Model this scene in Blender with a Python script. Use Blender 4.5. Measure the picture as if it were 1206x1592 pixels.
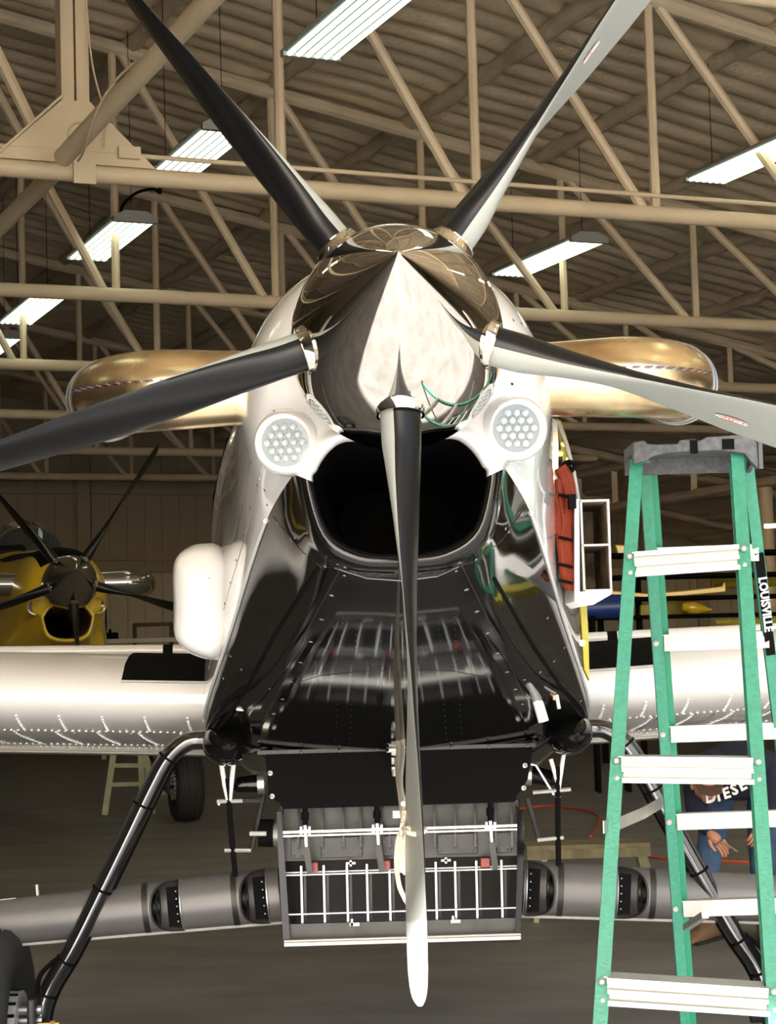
import bpy, bmesh, math, random
from mathutils import Vector, Matrix
from mathutils.bvhtree import BVHTree
random.seed(7)
for o in list(bpy.data.objects): bpy.data.objects.remove(o)
S = bpy.context.scene
COL = S.collection
PI = math.pi
R = math.radians

# ------------------------------------------------------------------ camera
FPX = 3000.0; PITCH = R(4.27); ROLL = 0.03; CAMZ = 1.75
cam_d = bpy.data.cameras.new('camera'); cam = bpy.data.objects.new('camera', cam_d); COL.objects.link(cam)
S.camera = cam
cam_d.sensor_fit = 'VERTICAL'; cam_d.sensor_height = 24.0; cam_d.lens = 24.0*FPX/1592.0
cam_d.clip_start = .05; cam_d.clip_end = 500
F_ = Vector((0, math.cos(PITCH), math.sin(PITCH))); u0 = Vector((0, -math.sin(PITCH), math.cos(PITCH))); r0 = Vector((1, 0, 0))
U_ = u0*math.cos(ROLL) + r0*math.sin(ROLL); R_ = r0*math.cos(ROLL) - u0*math.sin(ROLL)
CAM = Vector((0, 0, CAMZ))
cam.matrix_world = Matrix(((R_.x, U_.x, -F_.x, 0), (R_.y, U_.y, -F_.y, 0), (R_.z, U_.z, -F_.z, CAMZ), (0, 0, 0, 1)))

def ray(px, py):
    return (F_ + R_*((px-603)/FPX) + U_*((796-py)/FPX))
def P(px, py, D):                       # the point at depth D seen at a pixel
    d = ray(px, py); return CAM + d*(D/d.y)
def G(px, py, z=0.0):                   # the point at height z seen at a pixel
    d = ray(px, py); return CAM + d*((z-CAMZ)/d.z)

# ------------------------------------------------------------------ world, sun, exposure
BY = R(23.2); BC, BS = math.cos(BY), math.sin(BY)      # the building is turned against the view
def B(s, p, z): return Vector((s*BC - p*BS, s*BS + p*BC, z))
w = bpy.data.worlds.new('sky'); S.world = w; w.use_nodes = True
nt = w.node_tree; sky = nt.nodes.new('ShaderNodeTexSky'); sky.sky_type = 'NISHITA'; sky.sun_disc = False
sky.sun_elevation = R(30); sky.sun_rotation = R(192); sky.air_density = 1.0; sky.dust_density = 2.0
bg = nt.nodes['Background']; bg.inputs[1].default_value = 0.36
nt.links.new(sky.outputs[0], bg.inputs[0])
sd = bpy.data.lights.new('sun', 'SUN'); sd.energy = 20.0; sd.angle = R(.6); sd.color = (1, .97, .93)
so = bpy.data.objects.new('sun', sd); COL.objects.link(so)
sdir = Vector((math.sin(R(12))*math.cos(R(30)), math.cos(R(12))*math.cos(R(30)), -math.sin(R(30))))
so.rotation_euler = sdir.to_track_quat('-Z', 'Y').to_euler(); so.location = (0, -10, 12)
S.view_settings.view_transform = 'Standard'; S.view_settings.look = 'None'
S.view_settings.exposure = .95; S.view_settings.gamma = 1.0

# ------------------------------------------------------------------ materials
def mat(name, col, rough=.5, metal=0.0, bump=0, bscale=20, var=0, vscale=3, vcol=None, coat=0, stretch=None, spec=None, emit=0):
    m = bpy.data.materials.new(name); m.use_nodes = True; n = m.node_tree; b = n.nodes['Principled BSDF']
    b.inputs['Base Color'].default_value = (*col, 1); b.inputs['Roughness'].default_value = rough; b.inputs['Metallic'].default_value = metal
    if coat: b.inputs['Coat Weight'].default_value = coat; b.inputs['Coat Roughness'].default_value = .04
    if spec is not None: b.inputs['Specular IOR Level'].default_value = spec
    if emit: b.inputs['Emission Color'].default_value = (*col, 1); b.inputs['Emission Strength'].default_value = emit
    if var or bump:
        tc = n.nodes.new('ShaderNodeTexCoord'); mp = n.nodes.new('ShaderNodeMapping'); n.links.new(tc.outputs['Object'], mp.inputs[0])
        if stretch: mp.inputs['Scale'].default_value = stretch
    if var:
        t = n.nodes.new('ShaderNodeTexNoise'); t.inputs['Scale'].default_value = vscale; t.inputs['Detail'].default_value = 6; n.links.new(mp.outputs[0], t.inputs['Vector'])
        cr = n.nodes.new('ShaderNodeValToRGB'); cr.color_ramp.elements[0].position = .35; cr.color_ramp.elements[1].position = .65
        vc = vcol or tuple(c*(1-var) for c in col)
        cr.color_ramp.elements[0].color = (*vc, 1); cr.color_ramp.elements[1].color = (*col, 1)
        n.links.new(t.outputs['Fac'], cr.inputs[0]); n.links.new(cr.outputs[0], b.inputs['Base Color'])
    if bump:
        t2 = n.nodes.new('ShaderNodeTexNoise'); t2.inputs['Scale'].default_value = bscale; t2.inputs['Detail'].default_value = 4; n.links.new(mp.outputs[0], t2.inputs['Vector'])
        bp = n.nodes.new('ShaderNodeBump'); bp.inputs['Strength'].default_value = bump; bp.inputs['Distance'].default_value = .02
        n.links.new(t2.outputs['Fac'], bp.inputs['Height']); n.links.new(bp.outputs[0], b.inputs['Normal'])
    return m
M = {}
M['truss'] = mat('beige_paint', (.76, .625, .43), .5, var=.12, vscale=1.5)
M['foam'] = mat('sprayed_foam', (.80, .665, .47), .85, bump=.6, bscale=14, var=.25, vscale=.8)
M['foam2'] = mat('foam_on_beams', (.66, .55, .39), .85, bump=.8, bscale=12, var=.2, vscale=2)
M['wall'] = mat('wall_paint', (.42, .36, .26), .6, var=.15, vscale=.6)
M['wall2'] = mat('pale_wall_paint', (.62, .56, .46), .6, var=.12, vscale=.6)
M['floor'] = mat('worn_concrete', (.262, .256, .25), .5, var=.45, vscale=2.0, bump=.06, bscale=9, vcol=(.185, .182, .18), stretch=(.55, 1.3, 1))
M['apron'] = mat('outside_concrete', (.50, .465, .41), .8, var=.15, vscale=.4)
M['chrome'] = mat('polished_spinner', (.66, .625, .57), .025, 1.0)
M['chrome_dark'] = mat('dark_polished', (.45, .44, .42), .12, 1.0)
M['bblack'] = mat('blade_black', (.006, .006, .0065), .34, spec=.28)
M['bgrey'] = mat('blade_grey', (.31, .325, .30), .4)
M['ivory'] = mat('ivory_band', (.36, .37, .26), .4)
M['white'] = mat('white_enamel', (.80, .80, .80), .22, coat=1)
M['whitewing'] = mat('white_wing_paint', (.72, .71, .70), .3, coat=.4)
M['gloss'] = mat('gloss_black', (.004, .004, .004), .06, spec=.2)
M['legblack'] = mat('black_gear_enamel', (.008, .008, .009), .12, coat=1)
M['matte'] = mat('matte_black', (.005, .005, .005), .8, spec=.05)
M['lip'] = mat('dark_lip', (.012, .011, .010), .12, coat=.6)
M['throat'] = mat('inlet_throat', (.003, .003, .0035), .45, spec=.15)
M['alu'] = mat('aluminium', (.50, .49, .46), .35, .8, var=.1, vscale=12)
M['alu2'] = mat('bright_aluminium', (.42, .415, .395), .42, .2, var=.08, vscale=20)
M['steel'] = mat('dull_steel', (.032, .0315, .031), .45, .4, var=.4, vscale=14)
M['steel_l'] = mat('light_steel', (.30, .31, .32), .35, .75)
M['zinc'] = mat('boom_paint', (.125, .12, .12), .42, .2, var=.12, vscale=5)
M['green'] = mat('green_fibreglass', (.035, .235, .15), .45, bump=.1, bscale=120, var=.2, vscale=60)
M['greend'] = mat('green_fibreglass_inner', (.012, .19, .10), .5)
M['cap'] = mat('grey_plastic', (.045, .048, .055), .6, var=.5, vscale=60, vcol=(.085, .09, .10), bump=.1, bscale=80)
M['rubber'] = mat('tyre_rubber', (.022, .021, .02), .75, bump=.2, bscale=30, var=.3, vscale=8)
M['yellow'] = mat('yellow_paint', (.62, .42, .02), .3, coat=.6)
M['yellowz'] = mat('yellow_primer', (.42, .36, .03), .55, var=.2, vscale=12)
M['red'] = mat('red_paint', (.20, .012, .005), .4)
M['redh'] = mat('red_hose', (.17, .022, .006), .55, bump=.3, spec=.2, bscale=90)
M['orange'] = mat('orange_hose', (.55, .11, .04), .5)
M['blue'] = mat('blue_paint', (.01, .04, .22), .4)
M['rope'] = mat('cream_rope', (.74, .68, .55), .85, bump=.6, bscale=150)
M['bronze'] = None
M['wood'] = mat('weathered_wood', (.30, .26, .15), .7, var=.4, vscale=6, stretch=(1, 12, 1))
M['yfg'] = mat('pale_yellow_fibreglass', (.40, .42, .24), .5, var=.2, vscale=8)
M['navy'] = mat('navy_cloth', (.012, .016, .045), .9, bump=.4, bscale=12)
M['skin'] = mat('skin', (.55, .27, .18), .5)
M['jeans'] = mat('blue_denim', (.07, .14, .27), .85, var=.35, vscale=9, bump=.3, bscale=20)
M['boot'] = mat('tan_leather', (.22, .13, .07), .7, var=.3, vscale=20)
M['cap_br'] = mat('brown_cap', (.10, .06, .045), .8, var=.3, vscale=30)
M['hair'] = mat('dark_hair', (.03, .02, .012), .7)
M['text'] = mat('white_print', (.85, .85, .85), .6)
M['glass'] = mat('lamp_glass', (.80, .86, .90), .06, coat=1)
M['led'] = mat('led_lens', (.60, .66, .68), .08, .1, coat=1)
M['reflector'] = mat('lamp_reflector', (.20, .23, .26), .25, .3)
M['tube'] = mat('lit_tube', (.93, 1.0, .80), .4, emit=1.7)
M['fixture'] = mat('fixture_enamel', (.34, .35, .33), .5)
M['tray'] = mat('dark_gap_plate', (.03, .05, .035), .7)
M['decal'] = mat('decal_red', (.50, .06, .05), .4)
M['brown'] = mat('brown_frame', (.09, .05, .03), .6)
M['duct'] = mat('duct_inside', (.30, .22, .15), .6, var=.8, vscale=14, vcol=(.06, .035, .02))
M['clear'] = mat('clear_plastic', (.75, .75, .72), .3)
M['brass'] = mat('brass', (.55, .40, .16), .3, 1)
M['canopy'] = mat('canopy_glass', (.02, .025, .03), .05, coat=1)

def bronze():
    m = bpy.data.materials.new('heat_tinted_steel'); m.use_nodes = True; n = m.node_tree; b = n.nodes['Principled BSDF']
    b.inputs['Metallic'].default_value = 1; b.inputs['Roughness'].default_value = .24
    tc = n.nodes.new('ShaderNodeTexCoord'); t = n.nodes.new('ShaderNodeTexNoise'); t.inputs['Scale'].default_value = 5; t.inputs['Detail'].default_value = 3
    n.links.new(tc.outputs['Object'], t.inputs[0]); cr = n.nodes.new('ShaderNodeValToRGB')
    e = cr.color_ramp.elements; e[0].position = .3; e[0].color = (.42, .29, .17, 1); e[1].position = .55; e[1].color = (.78, .60, .36, 1)
    x = e.new(.75); x.color = (.80, .66, .45, 1)
    n.links.new(t.outputs[0], cr.inputs[0]); n.links.new(cr.outputs[0], b.inputs['Base Color'])
    t2 = n.nodes.new('ShaderNodeTexNoise'); t2.inputs['Scale'].default_value = 9; n.links.new(tc.outputs['Object'], t2.inputs[0])
    mr = n.nodes.new('ShaderNodeMapRange'); mr.inputs['To Min'].default_value = .16; mr.inputs['To Max'].default_value = .36
    n.links.new(t2.outputs[0], mr.inputs[0]); n.links.new(mr.outputs[0], b.inputs['Roughness'])
    return m
M['bronze'] = bronze()
M['weld'] = mat('weld_heat_colours', (.16, .10, .07), .35, .6, var=1, vscale=26, vcol=(.05, .07, .22))

# ------------------------------------------------------------------ mesh helpers
MW = {}                                  # world matrices of the roots
def root(name, loc=(0, 0, 0), rz=0.0, label=None, cat=None, group=None):
    o = bpy.data.objects.new(name, None); COL.objects.link(o); o.location = loc; o.rotation_euler = (0, 0, rz)
    o.empty_display_size = .2
    MW[o.name] = Matrix.Translation(Vector(loc)) @ Matrix.Rotation(rz, 4, 'Z')
    tag(o, label, cat, group); return o
def tag(o, label=None, cat=None, group=None, kind=None):
    if label: o['label'] = label
    if cat: o['category'] = cat
    if group: o['group'] = group
    if kind: o['kind'] = kind
    return o
def top_of(o):
    while o.parent: o = o.parent
    return o
def frame(t, up=Vector((0, 0, 1))):
    t = t.normalized()
    if abs(t.dot(up)) > .97: up = Vector((0, 1, 0)) if abs(t.y) < .9 else Vector((1, 0, 0))
    x = t.cross(up).normalized(); y = x.cross(t).normalized(); return x, y
class MB:
    def __init__(s): s.v = []; s.f = []; s.m = []; s.cur = 0
    def add(s, vs, fs):
        n = len(s.v); s.v += [tuple(v) for v in vs]
        for f in fs: s.f.append(tuple(i+n for i in f)); s.m.append(s.cur)
        return s
    def box(s, c, d, rot=None, taper=1.0):
        c = Vector(c); vs = []
        for z in (-1, 1):
            k = 1 if z < 0 else taper
            for x, y in ((-1, -1), (1, -1), (1, 1), (-1, 1)):
                v = Vector((x*d[0]/2*k, y*d[1]/2*k, z*d[2]/2))
                if rot: v = rot @ v
                vs.append(c+v)
        return s.add(vs, [(3, 2, 1, 0), (4, 5, 6, 7), (0, 1, 5, 4), (1, 2, 6, 5), (2, 3, 7, 6), (3, 0, 4, 7)])
    def beam(s, a, b, wx, wy, up=Vector((0, 0, 1))):      # a rectangular bar from a to b
        a = Vector(a); b = Vector(b); x, y = frame(b-a, up); vs = []
        for q in (a, b):
            for i, j in ((-1, -1), (1, -1), (1, 1), (-1, 1)): vs.append(q + x*(i*wx/2) + y*(j*wy/2))
        return s.add(vs, [(3, 2, 1, 0), (4, 5, 6, 7), (0, 1, 5, 4), (1, 2, 6, 5), (2, 3, 7, 6), (3, 0, 4, 7)])
    def tube(s, pts, r, n=10, caps=True, rfun=None):
        pts = [Vector(p) for p in pts]; k = len(pts); vs = []; x = None
        for i, p in enumerate(pts):
            t = (pts[min(i+1, k-1)] - pts[max(i-1, 0)]).normalized()
            if x is None: x, y = frame(t)
            else:
                x = (x - t*x.dot(t)).normalized(); y = t.cross(x)*-1; y = x.cross(t)
            rr = r[i] if isinstance(r, (list, tuple)) else r
            for j in range(n):
                a = 2*PI*j/n; vs.append(p + x*(rr*math.cos(a)) + y*(rr*math.sin(a)))
        fs = [(i*n+j, i*n+(j+1) % n, (i+1)*n+(j+1) % n, (i+1)*n+j) for i in range(k-1) for j in range(n)]
        if caps: fs += [tuple(range(n-1, -1, -1)), tuple((k-1)*n+j for j in range(n))]
        return s.add(vs, fs)
    def lathe(s, o, axis, prof, n=32, caps=False):        # prof: (distance along the axis, radius)
        o = Vector(o); axis = Vector(axis).normalized(); x, y = frame(axis); vs = []
        for d, r in prof:
            for j in range(n):
                a = 2*PI*j/n; vs.append(o + axis*d + x*(r*math.cos(a)) + y*(r*math.sin(a)))
        k = len(prof); fs = [(i*n+j, i*n+(j+1) % n, (i+1)*n+(j+1) % n, (i+1)*n+j) for i in range(k-1) for j in range(n)]
        if caps: fs += [tuple(range(n-1, -1, -1)), tuple((k-1)*n+j for j in range(n))]
        return s.add(vs, fs)
    def prism(s, poly, d):                                # a flat outline (3-D points) pushed along d
        poly = [Vector(p) for p in poly]; d = Vector(d); n = len(poly)
        return s.add(poly+[p+d for p in poly], [tuple(range(n-1, -1, -1)), tuple(range(n, 2*n))] + [(i, (i+1) % n, n+(i+1) % n, n+i) for i in range(n)])
    def loft(s, rings, closed=True, c0=False, c1=False):
        n = len(rings[0]); vs = [Vector(v) for r_ in rings for v in r_]; m = n if closed else n-1
        fs = [(i*n+j, i*n+(j+1) % n, (i+1)*n+(j+1) % n, (i+1)*n+j) for i in range(len(rings)-1) for j in range(m)]
        if c0: fs.append(tuple(range(n-1, -1, -1)))
        if c1: fs.append(tuple((len(rings)-1)*n+j for j in range(n)))
        return s.add(vs, fs)
    def ball(s, c, r, n=10, sc=(1, 1, 1)):
        c = Vector(c); h = n//2; vs = []
        for i in range(h+1):
            th = PI*i/h
            for j in range(n):
                a = 2*PI*j/n; vs.append(c+Vector((r*sc[0]*math.sin(th)*math.cos(a), r*sc[1]*math.sin(th)*math.sin(a), r*sc[2]*math.cos(th))))
        return s.add(vs, [(i*n+j, i*n+(j+1) % n, (i+1)*n+(j+1) % n, (i+1)*n+j) for i in range(h) for j in range(n)])
def obj(name, mb, mats, parent=None, smooth=False, world=True, bevel=0, sharp=35):
    me = bpy.data.meshes.new(name)
    vs = mb.v
    if parent is not None and world:
        inv = MW[top_of(parent).name].inverted(); vs = [inv @ Vector(v) for v in vs]
    me.from_pydata([tuple(v) for v in vs], [], mb.f); me.validate(verbose=False)
    ml = mats if isinstance(mats, (list, tuple)) else [mats]
    for m in ml: me.materials.append(M[m] if isinstance(m, str) else m)
    if len(ml) > 1 and len(me.polygons) == len(mb.m):
        me.polygons.foreach_set('material_index', mb.m)
    bm = bmesh.new(); bm.from_mesh(me); bmesh.ops.remove_doubles(bm, verts=bm.verts, dist=1e-5); bmesh.ops.recalc_face_normals(bm, faces=bm.faces)
    bm.to_mesh(me); bm.free()
    if smooth:
        me.polygons.foreach_set('use_smooth', [True]*len(me.polygons))
        try: me.set_sharp_from_angle(angle=R(sharp))
        except Exception: pass
    o = bpy.data.objects.new(name, me); COL.objects.link(o)
    if parent is not None: o.parent = parent
    if bevel:
        b = o.modifiers.new('bevel', 'BEVEL'); b.width = bevel; b.segments = 2; b.limit_method = 'ANGLE'
    return o
def inst(name, me, parent, mw):                          # a piece that shares its mesh; mw = world matrix
    o = bpy.data.objects.new(name, me); COL.objects.link(o); o.parent = parent
    o.matrix_local = (MW[top_of(parent).name].inverted() @ mw) if parent is not None and top_of(parent).name in MW else mw
    return o
def cr(pts, n=8):                                         # Catmull-Rom through points
    pts = [Vector(p) for p in pts]; out = []; q = [pts[0]*2-pts[1]] + pts + [pts[-1]*2-pts[-2]]
    for i in range(1, len(q)-2):
        for k in range(n):
            t = k/n; a, b, c, d = q[i-1], q[i], q[i+1], q[i+2]
            out.append(.5*((2*b)+(c-a)*t+(2*a-5*b+4*c-d)*t*t+(3*b-a-3*c+d)*t**3))
    out.append(pts[-1]); return out
def lerp(tab, x):
    for (a, fa), (b, fb) in zip(tab, tab[1:]):
        if x <= b:
            t = max(0, (x-a)/(b-a)); return fa+(fb-fa)*t
    return tab[-1][1]
def struct(name, mb, m, smooth=False):
    o = obj(name, mb, m, None, smooth); o['kind'] = 'structure'; return o
def text_mb(s, size, ext, org, x, y, bold=0):            # lettering as mesh: org = centre, x and y = its directions
    c = bpy.data.curves.new('lettering', 'FONT'); c.body = s; c.size = size; c.extrude = ext; c.align_x = 'CENTER'; c.align_y = 'CENTER'; c.offset = bold; c.resolution_u = 2
    o = bpy.data.objects.new('lettering_source', c); COL.objects.link(o)
    dg = bpy.context.evaluated_depsgraph_get(); me = bpy.data.meshes.new_from_object(o.evaluated_get(dg))
    x = Vector(x).normalized(); y = Vector(y).normalized(); z = x.cross(y); mb = MB()
    mb.add([Vector(org)+x*v.co.x+y*v.co.y+z*v.co.z for v in me.vertices], [tuple(p.vertices) for p in me.polygons])
    bpy.data.objects.remove(o); bpy.data.curves.remove(c); bpy.data.meshes.remove(me); return mb

# ================================================================== THE HANGAR
ZB = 6.1; SMIN, SMAX = -20.0, 34.0; PB, PF = 47.5, -5.0
RIDGE = -6.0
def HR(s):                                                # roof height above the bottom chords
    return 3.05-.185*(s-6.1) if s > RIDGE else 3.05-.185*(RIDGE-6.1)+.185*(s-RIDGE)
mb = MB(); mb.box((0, 0, -.1), (1, 1, .2))
f = MB(); a, b, c, d = B(SMIN, PF, 0), B(SMAX, PF, 0), B(SMAX, PB, 0), B(SMIN, PB, 0)
f.prism([a, b, c, d], (0, 0, -.15)); struct('floor', f, 'floor')
g = MB(); g.prism([B(-90, -95, -.16), B(90, -95, -.16), B(90, PF+.02, -.02), B(-90, PF+.02, -.02)], (0, 0, -.1)); struct('ground', g, 'apron')
# ceiling: sprayed foam pillows between creases
random.seed(3)
ns = int((SMAX-SMIN)/.3); npp = int((PB-PF)/.06)
wob = [random.uniform(-1, 1) for _ in range(4000)]
vs = []; PUR0 = 9.85 % 1.8
amp = [random.uniform(.7, 1.25) for _ in range(200)]
for j in range(npp+1):
    p = PF+(PB-PF)*j/npp
    for i in range(ns+1):
        s = SMIN+(SMAX-SMIN)*i/ns
        cell = math.floor((s-PUR0)/1.8); fr = (s-PUR0)/1.8-cell
        arch = math.sin(PI*min(max(fr, 0), 1))
        pw = p + .05*math.sin(s*1.3+cell*2.1) + .14*arch*(1+.4*wob[cell % 97]) + .03*math.sin(p*.9)
        q = pw/.42; k = math.floor(q); bul = abs(math.sin(PI*q))**.55
        z = ZB+HR(s)+.12 - bul*.085*amp[(k*7+cell*13) % 200]*(.45+.55*arch**.4)
        v = B(s, p, z); vs.append((v.x, v.y, v.z))
n = ns+1
ce = MB(); ce.v = vs; ce.f = [(j*n+i, j*n+i+1, (j+1)*n+i+1, (j+1)*n+i) for j in range(npp) for i in range(ns)]; ce.m = [0]*len(ce.f)
me = bpy.data.meshes.new('ceiling'); me.from_pydata(ce.v, [], ce.f); me.materials.append(M['foam']); me.polygons.foreach_set('use_smooth', [True]*len(me.polygons))
ceil = bpy.data.objects.new('ceiling', me); COL.objects.link(ceil); ceil['kind'] = 'structure'
MW['ceiling'] = Matrix.Identity(4)
# outer roof skin above the foam
ro = MB()
for s0, s1 in ((SMIN-.3, RIDGE), (RIDGE, SMAX+.3)):
    ro.prism([B(s0, PF-.3, ZB+HR(s0)+.2), B(s1, PF-.3, ZB+HR(s1)+.2), B(s1, PB+.3, ZB+HR(s1)+.2), B(s0, PB+.3, ZB+HR(s0)+.2)], (0, 0, .08))
struct('trim_1', ro, 'wall')
# purlins wrapped in foam
s = PUR0-1.8*3
k = 0
pm = None
while s < 33:
    if s > -6:
        pu = MB(); pts = []; rr = []
        q = PF+.3
        while q < PB-.2:
            pts.append(B(s+random.uniform(-.015, .015), q, ZB+HR(s)+.03+random.uniform(-.012, .012))); rr.append(.105+random.uniform(-.018, .02)); q += .27
        pu.tube(pts, rr, 8); obj('purlin', pu, 'foam2', ceil, True, sharp=80)
    s += 1.8
# walls
def wallbox(s0, p0, s1, p1, z0, z1, th=.2):
    m = MB(); m.beam(B(s0, p0, (z0+z1)/2), B(s1, p1, (z0+z1)/2), th, z1-z0); return m
m = MB(); m.prism([B(SMIN, PB, 0), B(SMAX, PB, 0), B(SMAX, PB, ZB+HR(SMAX)+.1), B(RIDGE, PB, ZB+HR(RIDGE)+.1), B(SMIN, PB, ZB+HR(SMIN)+.1)], B(0, .15, 0))
wb = struct('wall_back', m, 'wall'); MW['wall_back'] = Matrix.Identity(4)
struct('wall_left', wallbox(SMIN, PF, SMIN, PB, 0, ZB+HR(SMIN)+.1), 'wall')
struct('wall_right', wallbox(SMAX, PF, SMAX, PB, 0, ZB+HR(SMAX)+.1), 'wall')
m = MB(); HH = 7.4
m.prism([B(SMIN, PF, HH), B(SMAX, PF, HH), B(SMAX, PF, HH+.05), B(RIDGE, PF, ZB+HR(RIDGE)+.1), B(SMIN, PF, ZB+HR(SMIN)+.1)], B(0, -.15, 0))
m.beam(B(13, PF-.07, HH/2), B(SMAX, PF-.07, HH/2), .15, HH); m.beam(B(SMIN, PF-.07, HH/2), B(-7, PF-.07, HH/2), .15, HH)
struct('wall_front', m, 'wall')
# back wall sheets, girts, columns
pmesh = MB(); pmesh.box((0, 0, 0), (.40, .03, 2.3)); pm1 = obj('wall_panel', pmesh, 'wall', wb); pmd = pm1.data
pmesh2 = MB(); pmesh2.box((0, 0, 0), (.44, .03, 4.0)); pm2 = obj('wall_panel', pmesh2, 'wall2', wb); pmd2 = pm2.data
bpy.data.objects.remove(pm1); bpy.data.objects.remove(pm2)
rotB = Matrix.Rotation(BY, 4, 'Z')
s = 9.2
while s < 32.5:
    wdt = .46
    inst('wall_panel', pmd, wb, Matrix.Translation(B(s, PB-.02, 5.35)) @ rotB)
    if s > 12.2: inst('wall_panel', pmd2, wb, Matrix.Translation(B(s, PB-.02, 2.02)) @ rotB)
    s += wdt
s = 9.2
while s < 22:
    inst('wall_panel', pmd, wb, Matrix.Translation(B(s, PB-.02, 7.75)) @ rotB); s += .46
for z, h in ((4.15, .18), (6.45, .16), (6.1, .12), (4.4, .08)):
    m = MB(); m.beam(B(5, PB-.12, z), B(SMAX, PB-.12, z), .16, h); obj('girt', m, 'wall', wb)
for s in (12.0, 18.0, 24.0, 30.0):
    m = MB(); m.beam(B(s, PB-.22, 0), B(s, PB-.22, ZB+HR(s)-.1), .32, .22); obj('wall_column', m, 'wall', wb)

# roof trusses
LAB = ['roof truss high above the spinner, out of the picture at the top', 'roof truss above the camera, nearest but one', 'nearest pale tan roof truss behind the upper blades, thin conduit on its chord',
       'second tan roof truss, its bottom chord level with the middle of the spinner', 'third tan roof truss, its bottom chord just above the exhaust pipes', 'fourth tan roof truss seen under the left exhaust pipe',
       'fifth tan roof truss, thin and distant behind the left propeller blade', 'farthest thin tan roof truss just before the back wall']
TR = []
tp = [5.3, 10.6, 16.5, 21.95, 27.4, 32.85, 38.3, 43.6]
for ti, p in enumerate(tp):
    t = root('roof_truss', B(8, p, ZB), BY, LAB[ti], 'truss', 'roof trusses')
    TR.append(t); near = ti < 2
    s0, s1 = (-19.5, 21.6)
    m = MB(); m.tube([B(s0, p, ZB), B(s1, p, ZB)], .085, 12); obj('bottom_chord', m, 'truss', t, True)
    m = MB(); pts = [B(s0, p, ZB+HR(s0)-.08), B(RIDGE, p, ZB+HR(RIDGE)-.08), B(s1, p, ZB+HR(s1)-.08), B(SMAX-.2, p, ZB+HR(SMAX-.2)-.08)]
    m.tube(pts, .095, 10); obj('top_chord', m, 'foam2', t, True)
    sp = 2.0; ph = [0, 0, .1, .0, .1, .3, .0, .2][ti]
    k = -9 if not near else 0
    s = ph+ (0 if not near else 0)
    ss = [ph+2*i for i in range(0, 11)]
    for s in ss:
        h = HR(s)-.1
        if h < .35: continue
        if ti == 2 and abs(s-4.1) < .5: continue
        m = MB(); m.tube([B(s, p, ZB), B(s, p, ZB+h)], .05, 8); obj('web_post', m, 'truss', t, True)
        if s+2 <= 21 and HR(s) > .6:
            m = MB(); m.tube([B(s+.12, p, ZB+HR(s)-.15), B(s+1.86, p, ZB+.03)], .055, 8); obj('web_brace', m, 'truss', t, True)
    if ti == 2:
        m = MB(); m.tube([B(-4, p-.08, ZB+.17), B(21, p-.08, ZB+.17)], .022, 8); obj('conduit', m, 'truss', t, True)
        m = MB(); m.box(B(4.62, p-.12, ZB+.18), (.2, .07, .11), Matrix.Rotation(BY, 3, 'Z')); obj('junction_box', m, 'truss', t, bevel=.004)
        # wide post with its gusset plates
        s = 4.15; q = Vector((BC, BS, 0)); n_ = B(0, -1, 0)
        m = MB()
        m.beam(B(s-.055, p-.07, ZB-.02), B(s-.055, p-.07, ZB+HR(s)), .10, .02, n_)
        m.beam(B(s+.065, p-.07, ZB-.02), B(s+.065, p-.07, ZB+HR(s)), .10, .02, n_)
        m.beam(B(s-.11, p+.02, ZB-.02), B(s-.11, p+.02, ZB+HR(s)), .02, .2, n_)
        m.beam(B(s+.12, p+.02, ZB-.02), B(s+.12, p+.02, ZB+HR(s)), .02, .2, n_)
        m.beam(B(s, p+.1, ZB-.02), B(s, p+.1, ZB+HR(s)), .24, .02, n_)
        obj('post', m, 'truss', t)
        m = MB(); m.prism([B(s-.12, p-.1, ZB+.62), B(s+.13, p-.1, ZB+.62), B(s+.72, p-.1, ZB+.06), B(s-.72, p-.1, ZB+.06)], B(0, .02, 0)); obj('gusset_plate', m, 'truss', t)
        m = MB(); m.beam(B(s-.72, p-.12, ZB+.07), B(s-.13, p-.12, ZB+.64), .02, .10, n_); obj('gusset_flange', m, 'truss', t)
        m = MB(); m.prism([B(s-.03, p-.11, ZB-.12), B(s+.17, p-.11, ZB-.12), B(s+.17, p-.11, ZB+.10), B(s-.03, p-.11, ZB+.10)], B(0, .03, 0)); obj('clamp_plate', m, 'truss', t)
        m = MB(); m.tube(cr([B(s+.03, p-.13, ZB+HR(s)), B(s+.08, p-.14, ZB+2), B(s+.14, p-.14, ZB+1.0), B(s+.25, p-.15, ZB+.5), B(s+.24, p-.15, ZB+.2)], 6), .008, 6); obj('cable', m, 'truss', t, True)
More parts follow.
